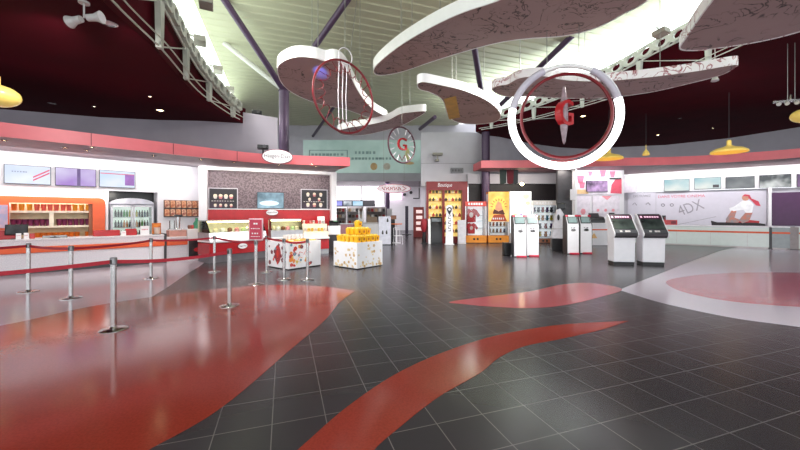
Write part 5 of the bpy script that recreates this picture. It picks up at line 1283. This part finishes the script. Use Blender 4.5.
def wide(px, py, label):
    q = F(px, py)
    if 'r' in WK: return dup(WK['r'], q, R(-12), label)
    o = thing('order_terminal', label, 'order terminal', q, R(-9), 'wide white order terminals'); WK['r'] = o
    MB().box(-.31, .31, 0, .42, 0, .1).build('plinth', M_dark, o)
    MB().prism_x([(-.02, .1), (.42, .1), (.46, 1.3), (.3, 1.3), (-.05, .92)], -.325, .325).build('cabinet', M_kw, o, bevel=.02)
    hp = [(-.17, .93), (-.1, .86), (.2, .95), (.48, 1.3), (.44, 1.56), (.36, 1.6), (.28, 1.56), (-.18, 1.0)]
    for s in (-1, 1): MB().prism_x([(y - .01, z) for y, z in hp], s * .355 - .015, s * .355 + .015).build('side_cheek', M_kw, o, bevel=.01)
    hb = MB().prism_x(hp, -.342, .342).build('head', M_darkgrey, o, bevel=.01)
    d = Vector((.46, .56)); ang = -math.atan2(.46, .56); L = d.length
    M = Matrix.Translation((0, -.18, 1.0)) @ Matrix.Rotation(ang, 4, 'X')
    MB().box(-.341, .341, -.012, 0, L - .155, L - .005, M).build('title_strip', mat('plum_strip', (70, 30, 56), .3), hb)
    mb = MB(); mb2 = [(-.3, -.22)]; mb.box(-.3, -.24, -.018, -.012, L - .115, L - .045, M)
    for i in range(6): mb.box(-.18 + i * .075, -.125 + i * .075, -.018, -.012, L - .11, L - .05, M)
    mb.build('lettering', mat('pink_white_letter', (236, 190, 214), .4, emit=.3), hb)
    MB().box(-.31, .31, -.014, 0, .17, L - .17, M).build('screen', mat('dark_glass_screen', (30, 34, 36), .08, col2=(74, 84, 80), scale=2), hb)
    st = MB().box(-.336, .336, -.02, 0, .01, .14, M).build('control_strip', mat('graphite', (70, 72, 78), .4), hb)
    for x in (-.16, .0, .08): MB().box(x - .035, x + .035, -.03, -.02, .04, .1, M).build('card_reader', M_unit2, o)
    for ch in o.children_recursive:
        for v_ in ch.data.vertices: v_.co.x *= .94
    return o
wide(624, 265.2, 'wide white order terminal with black sloping screen, left one of the pair'); wide(653.5, 265.6, 'wide white order terminal with black sloping screen, right one of the pair')
# ================================================================== TICKET BAR AND RIGHT COUNTER
def pan(pl, px0, px1, py0, py1, label, m, name, cat, off=.0, t=.05, group=None, extra=None):
    sc, w, z0, z1 = pl.rect(px0, px1, py0, py1); h = z1 - z0
    o = thing(name, label, cat, pl.pt(sc, off, (z0 + z1) / 2), pl.a, group)
    p = MB().box(-w / 2, w / 2, -t, 0, -h / 2, h / 2).build('panel', m, o)
    if extra: extra(o, p, w, h, -t)
    return o
M_pinkprint = mat('pink_cup_print', (222, 110, 140), .5); M_rosepr = mat('rose_print', (206, 80, 100), .5); M_sandpr = mat('sand_print', (226, 190, 140), .5)
def ex_b(o, p, w, h, y):
    mb = MB(); mb.mi = 0
    for cx, cz, s in ((-w * .36, h * .12, .2), (-w * .16, h * .36, .12), (w * .1, h * .36, .17), (w * .3, h * .34, .16), (-w * .33, -h * .12, .16)):
        mb.prism_y([(cx - s * .6, cz - s), (cx + s * .6, cz - s), (cx + s, cz + s), (cx - s, cz + s)], y - .006, y)
    mb.mi = 1; mb.prism_y([(w * .26, -h * .45), (w * .49, -h * .47), (w * .49, h * .16), (w * .36, h * .12), (w * .28, -h * .1)], y - .008, y); mb.mi = 2; mb.box(-w * .49, -w * .2, y - .006, y, -h * .48, -h * .3)
    mb.build('print', [M_pinkprint, M_rosepr, M_sandpr], p)
pan(RPL, 573, 621, 170.5, 194.5, 'white bulkhead panel with pink cup prints around a dark screen', mat('lilac_white_panel', (226, 218, 228), .45), 'bulkhead_panel', 'panel', .006, .08, extra=ex_b)
wallscreen(RPL, 585, 606, 181, 192, 'dark screen showing a starry picture on the pink print panel', mat('night_screen', (40, 30, 46), .2, emit=.55, col2=(150, 120, 160), scale=2.2), None, 'display_screen', off=.1, fr=M_dark)
pan(RPL, 608.3, 619.5, 178, 179.6, 'slim grey bar above the rose print', M_darkgrey, 'slim_bar', 'bar', .085, .05)
pan(RPL, 565, 571.5, 190, 200.5, 'small white notice hanging at the edge of the ticket bar', M_white, 'notice', 'notice', .55, .03)
def ex_w(o, p, w, h, y):
    mb = MB(); mb.ell(.13, .16, y - .006, y, (w * .05, -h * .1)); mb.box(-.16, .2, y - .006, y, -h * .42, -h * .3); mb.build('print', mat('rose_outline', (230, 150, 160), .5), p)
pan(RPL, 574, 589.5, 196, 222, 'pale panel with rose cup drawing behind the slim ticket machines', mat('lilac_white_panel', (1, 1, 1)), 'back_panel_board', 'panel', .006, .05, extra=ex_w)
def ex_v(o, p, w, h, y):
    mb = MB(); mb.prism_y([(-.25, h / 2), (.3, h / 2), (.05, h / 2 - .22)], y - .006, y)
    for k in range(3): mb.ell(.08, .08, y - .006, y, (-w * .3 + k * w * .28, -h * .12), 12)
    mb.build('print', mat('rose_outline', (1, 1, 1)), p)
pan(RPL, 592, 619, 196, 219, 'pale panel with small rose dots behind the black tills', mat('lilac_white_panel', (1, 1, 1)), 'back_panel_board', 'panel', .006, .05, extra=ex_v)
# short ticket bar
p0, p1 = at(588, 245.5, 17.4), at(618, 245.5, 17.4); w = p1.x - p0.x
o = thing('ticket_bar', 'white ticket bar with orange stripe and orange triangle prints', 'counter', ((p0.x + p1.x) / 2, 17.4, 0), 0)
bd = MB().box(-w / 2, w / 2, 0, .6, .02, 1.1).build('body', M_kw, o); MB().box(-w / 2 + .03, w / 2, .04, .58, 0, .02).build('plinth', M_darkgrey, o); MB().box(-w / 2, w / 2, -.05, .62, 1.1, 1.15).build('worktop', M_white, o); MB().box(-w / 2, w / 2, -.03, 0, .78, .84).build('stripe', M_orange, o)
mb = MB()
for x in (-w * .3, w * .36): mb.prism_y([(x - .16, .38), (x + .16, .38), (x, .66)], -.006, 0)
mb.build('triangle_print', mat('apricot_print', (240, 190, 120), .5), bd)
for px0, px1, py0, py1, Y, l in ((587.5, 604, 213, 221.3, 17.6, 'wide black till on the ticket bar'), (608.5, 618, 212.5, 219.5, 17.75, 'smaller black till at the right of the ticket bar')):
    p0, p1 = at(px0, py1, Y), at(px1, py0, Y); w = p1.x - p0.x; h = p1.z - 1.15
    o = thing('till', l, 'till', ((p0.x + p1.x) / 2, Y, 1.15), 0, 'black tills on the ticket bar')
    MB().prism_x([(-.12, 0), (.25, 0), (.22, h * .7), (.0, h * .6), (-.12, h * .3)], -w / 2, w / 2).build('body', M_dark, o, bevel=.02); M = Matrix.Translation((-w * .1, .02, h * .75)) @ Matrix.Rotation(R(-25), 4, 'X'); MB().box(-w * .3, w * .3, -.02, .02, -h * .25, h * .25, M).build('monitor', M_darkgrey, o, bevel=.01)
p = at(604.5, 0, 17.8)
tag(put(MB().prism_x([(-.03, 0), (.05, 0), (.02, .3), (0, .3)], -.1, .1).build('menu_card', M_white), (p.x, 17.7, 1.15)), 'white menu card between the two black tills', 'card')

# long ticket counter
def rcseg(px0, px1, label, dark=False):
    s0, s1 = RC.s(px0), RC.s(px1); w = (s1 - s0) / 2
    o = thing('ticket_counter', label, 'counter', RC.pt((s0 + s1) / 2), RC.a, 'segments of the long ticket counter')
    m = mat('mint_white_front', (222, 232, 228), .3, var=.02) if not dark else mat('grey_glass_front', (150, 158, 160), .15, var=.05)
    MB().box(-w, w, 0, .6, .06, .98).build('body', m, o); MB().box(-w, w, .04, .58, 0, .06).build('plinth', M_unit2, o); MB().box(-w, w, -.05, .64, .98, 1.03).build('worktop', M_white, o, bevel=.008); MB().box(-w, w, -.03, .0, .7, .78).build('orange_band', M_orange, o)
    if not dark:
        for x in [-w + .02 + k * 1.3 for k in range(int(2 * w / 1.3) + 1)]: MB().box(x, x + .012, -.004, 0, .08, .68).build('panel_joint', M_unit2, o)
    return o
rcseg(617, 769, 'long mint white ticket counter with a thin orange band, below the poster wall'); rcseg(772, 790, 'grey glossy counter segment below the purple panel', True)
rcseg(799, 850, 'mint white counter segment at the right picture edge')
for px, l in ((770.5, 'dark upright between mint counter and grey segment'), (794, 'wide grey upright at the right end of the counter')):
    q = onp(RC, px, -.02); o = thing('counter_upright', l, 'post', q, RC.a); w = .06 if px < 780 else .2
    MB().box(-w, w, -.0, .6, .02, .97 if px < 780 else 1.0).build('post', M_darkgrey if px < 780 else M_unit, o); MB().box(-w - .02, w + .02, .02, .58, 0, .02).build('foot', M_dark, o)
for px0, px1, py, l, m in ((662, 677.5, 220, 'red box standing on the ticket counter', M_red), (661.5, 666, 215.5, 'black till display behind the red box', M_dark)):
    a, b = RC.s(px0), RC.s(px1); w = (b - a) / 2; off = -.25 if m is M_red else -.5
    h = RC.z((px0 + px1) / 2, py) - 1.03
    o = thing('till', l, 'till', RC.pt((a + b) / 2, off, 1.03), RC.a); MB().prism_x([(-.08, 0), (.1, 0), (.08, h), (-.05, h)], -w, w).build('body', m, o, bevel=.012)
    MB().box(-w * .3 + w * .5, w * .85, -.1, -.07, h * .2, h * .8).build('label_plate', mat('wine_plate', (110, 16, 36), .4), o)

# screens on the right wall
sk = screen_mat('teal_ad_screen', (150, 196, 206), (226, 232, 226), 1.2, .7); sg = screen_mat('grey_ad_screen', (100, 106, 112), (150, 154, 156), 1.6, .5); sd = mat('dim_ad_screen', (40, 44, 46), .2, emit=.6, col2=(190, 194, 192), scale=1.0, ramp=(.45, .8))
G = 'advert screens above the ticket counter'
wallscreen(RW, 664, 689.5, 179.3, 191.2, 'teal landscape screen, farthest left on the white ticket wall', sk, G, 'advert_screen'); wallscreen(RW, 694, 721, 177.5, 189, 'teal landscape screen with dark corner box, second on the ticket wall', sk, G, 'advert_screen', extra=lambda o, s, w, h: MB().box(w * .2, w * .42, -.06, -.056, -h * .4, -h * .15).build('dark_box', M_darkgrey, s))
wallscreen(RW, 725.5, 754.5, 176.6, 188.2, 'grey picture screen, third on the ticket wall', sg, G, 'advert_screen'); wallscreen(RW, 759, 791, 174.6, 187.6, 'black screen with bright glow, fourth on the ticket wall', sd, G, 'advert_screen')
wallscreen(RW, 796.5, 832, 173.2, 186.6, 'violet screen cut by the right picture edge', screen_mat('violet_ad_screen', (96, 60, 110), (140, 90, 150), 1.2, .5), G, 'advert_screen')
# poster wall
M_post = mat('pale_grey_poster', (204, 200, 212), .4, var=.02)
def ex_l(o, p, w, h, y):
    mb = MB()
    for x in (-.12, .12): mb.tube([(x * w * 2 - .1, y - .004, h * .12), (x * w * 2, y - .004, h * .18), (x * w * 2 + .1, y - .004, h * .1)], .02, 5)
    mb.build('icon_print', mat('grey_icon', (130, 126, 136), .5), p); lettering('DECOUVREZ', w * .62, .13, (w * .02, y, h * .38), mat('grey_icon', (1, 1, 1)), p)
pan(RW, 627.5, 655.6, 192, 225, 'left pale poster panel with grey heading word', M_post, 'poster_panel', 'poster', -.11, .04, extra=ex_l)
def ex_r(o, p, w, h, y):
    lettering('DANS VOTRE CINEMA', w * .46, .14, (-w * .25, y, h * .4), mat('poster_red', (206, 84, 110), .5), p)
    lettering('4DX', w * .25, h * .3, (-w * .16, y, h * .06), mat('poster_grey', (150, 146, 156), .5), p, tilt=R(22))
    MB().box(-w * .44, -w * .02, y - .004, y, -.01, .01, Matrix.Translation((w * .16 - w * .06, 0, -h * .2)) @ Matrix.Rotation(R(-16), 4, 'Y')).build('swoosh_line', mat('poster_grey', (1, 1, 1)), p)
    mb = MB()
    for x in (-.43, -.34): mb.ring(.07, .02, (x * w, y, h * .14), seg=16, rs=5)
    mb.build('icon_print', mat('grey_icon', (1, 1, 1)), p)
    # seated person printed on the poster
    X, Z, S = w * .25, -h * .06, h * .45; P = lambda pts, d: mb.prism_y([(X + a * S, Z + b * S) for a, b in pts], y - d, y)
    mb = MB(); mb.mi = 0; P([(-.5, -.86), (1.0, -.86), (1.05, -.6), (.5, -.52), (-.4, -.55)], .006)
    mb.mi = 1; P([(-1.1, -.98), (1.3, -.98), (1.3, -.78), (.9, -.7), (-.85, -.7), (-1.15, -.6)], .008)
    mb.mi = 2; P([(-.45, -.5), (-.1, .2), (.05, .05), (-.05, -.4), (.25, -.55), (.1, -.72), (-.4, -.7)], .01); P([(.15, -.55), (.55, .1), (.75, -.1), (.6, -.6), (.3, -.75)], .01)
    mb.mi = 3; P([(-.25, .12), (.15, .5), (.3, .66), (.62, .66), (.8, .4), (.72, -.1), (.45, -.1), (.35, .1), (-.1, .0)], .012); P([(-.3, .2), (.2, .42), (.2, .2), (-.25, .02)], .013)
    mb.mi = 4; mb.ell(.16 * S, .19 * S, y - .014, y, (X + .44 * S, Z + .84 * S), 18)
    mb.mi = 5; P([(.3, .92), (.4, 1.05), (.62, 1.0), (.7, .78), (1.0, .6), (1.1, .3), (.9, .35), (.72, .62), (.58, .8), (.55, .92)], .016)
    mb.build('seated_person_print', [M_red, mat('black_print', (34, 28, 32), .5), mat('grey_trouser_print', (140, 136, 140), .5, col2=(196, 120, 100), scale=6), mat('white_shirt_print', (236, 236, 240), .5), mat('skin_print', (196, 140, 118), .5), mat('crimson_print', (196, 60, 80), .5)], p)
pan(RW, 656.2, 766.5, 192, 226.5, 'wide pale poster with tilted grey 4DX lettering and a seated person', M_post, 'poster_panel', 'poster', -.11, .04, extra=ex_r)
pan(RW, 772, 850, 191.6, 226, 'deep purple wall panel at the right end of the ticket wall', mat('deep_purple', (74, 34, 76), .4, var=.05), 'wall_panel', 'panel', -.11, .04)
pan(RW, 605 + 18.5, 636, 176, 193, 'pale acrylic panel hanging at the left end of the white ticket wall', mat('pale_lilac_acrylic', (210, 202, 214), .3), 'acrylic_panel', 'panel', .25, .03)

# ================================================================== LIGHT
def area(name, loc, size, e, rot=(0, 0, 0), col=(1, 1, 1), sy=None):
    l = bpy.data.lights.new(name, 'AREA'); l.energy = e; l.color = col; l.size = size
    if sy: l.shape = 'RECTANGLE'; l.size_y = sy
    o = bpy.data.objects.new(name, l); COL.objects.link(o); o.location = loc; o.rotation_euler = rot; return o
WARM = (1.0, .93, .84)
# unseen area lights added under soffits and in shops to brighten the walls
c = (LW.s(-40) + LW.s(206)) / 2; Ls = LW.s(206) - LW.s(-40)
area('added_wash_popcorn', LW.pt(c, 1.0, 3.36), Ls, 45, (R(48), 0, LW.a), (1, .97, .97), .2)
area('added_wash_shelf', LW.pt((LW.s(9) + LW.s(92)) / 2, .1, 2.3), 3.2, 30, (R(35), 0, LW.a), WARM, .15)
area('added_wash_shop', BO.pt(BO.s(270), .8, 3.2), 4.2, 45, (R(40), 0, BO.a), WARM, .2)
c = (RW.s(625) + RW.s(850)) / 2
area('added_wash_tickets', RW.pt(c, 1.2, 3.86), 8.6, 90, (R(48), 0, RW.a), (1, .98, .98), .2)
area('added_wash_bar', RPL.pt(RPL.s(597), 1.0, 3.86), 2.4, 30, (R(45), 0, 0), (1, .98, .98), .2)
area('added_entrance_fill', (6.6, 17.9, 3.88), 4.5, 60, (R(35), 0, 0), WARM, .3)
area('added_far_shop_fill', (-4.5, 29.5, 4.2), 8, 420, (R(15), 0, 0), (1, .97, 1), 1)
for i, q in enumerate(SOFFQ):
    l = bpy.data.lights.new('downlight_beam', 'SPOT'); l.energy = 22; l.color = (1, .82, .6); l.spot_size = R(85); l.spot_blend = .6; l.shadow_soft_size = .06
    o = bpy.data.objects.new('downlight_beam', l); COL.objects.link(o); o.location = (q.x, q.y, 3.39)
# assumed unseen blue lamp for the blue patch on the first cloud panel
q = atz(320, 68, 5.5); l = bpy.data.lights.new('assumed_blue_spot', 'SPOT'); l.energy = 420; l.color = (.12, .2, 1); l.spot_size = R(16); l.spot_blend = .9; l.shadow_soft_size = .02
o = bpy.data.objects.new('assumed_blue_spot', l); COL.objects.link(o); o.location = (q.x + .1, q.y - 1.3, 4.75); o.rotation_euler = (Vector((q.x - .05, q.y + .25, 5.5)) - o.location).to_track_quat('-Z', 'Y').to_euler()
# the floodlight boxes by the glazing shine down into the hall
for i, q in enumerate(FLOODQ):
    l = bpy.data.lights.new('flood_beam', 'SPOT'); l.energy = (800, 480, 170, 120, 50, 2600)[i]; l.color = (1, .97, .93); l.spot_size = R(110); l.spot_blend = .8; l.shadow_soft_size = .3
    o = bpy.data.objects.new('flood_beam', l); COL.objects.link(o); s = .3 if i < 5 else -.3
    o.location = (q.x + s, q.y, q.z - .25); tgt = Vector((0, q.y + 3, 0)) if i < 5 else Vector((0, 13, 0))
    o.rotation_euler = (tgt - o.location).to_track_quat('-Z', 'Y').to_euler()
# the twin spotlight and the white spotlight
for src, tgt, e in (((-5.0, 5.3, 4.5), (-9.5, 8.0, 3.2), 260), ((-4.6, 5.3, 4.5), (-5.5, 12.5, 3.4), 70), ((8.7, 9.5, 5.2), (14, 15.5, 4.0), 330)):
    l = bpy.data.lights.new('spot_beam', 'SPOT'); l.energy = e; l.color = (1, .97, .95); l.spot_size = R(84); l.spot_blend = 1; l.shadow_soft_size = .08
    o = bpy.data.objects.new('spot_beam', l); COL.objects.link(o); o.location = src; o.rotation_euler = (Vector(tgt) - Vector(src)).to_track_quat('-Z', 'Y').to_euler()
# even world light added to brighten the hall; no entrance glazing is built
w = bpy.data.worlds.new('added_world_fill'); SC.world = w; w.use_nodes = True; bg = w.node_tree.nodes['Background']
bg.inputs['Color'].default_value = (.93, .97, 1.0, 1); bg.inputs['Strength'].default_value = 1.8

# ================================================================== CAMERA
cd = bpy.data.cameras.new('camera'); cam = bpy.data.objects.new('camera', cd); COL.objects.link(cam)
cam.location = (0, 0, CAMZ); cam.rotation_euler = (R(90), 0, 0)
cd.sensor_fit = 'HORIZONTAL'; cd.sensor_width = 36; cd.lens = 36 * FPX / 800
cd.shift_y = -(225 - HY) / 800; cd.clip_end = 200; cd.clip_start = .05
SC.camera = cam
SC.view_settings.view_transform = 'Standard'; SC.view_settings.look = 'None'; SC.view_settings.gamma = 1; SC.view_settings.use_curve_mapping = False
SC.view_settings.exposure = 0.5
SC.cycles.max_bounces = 8; SC.cycles.diffuse_bounces = 5; SC.cycles.transparent_max_bounces = 12; SC.cycles.sample_clamp_indirect = 6
SC.cycles.use_denoising = True
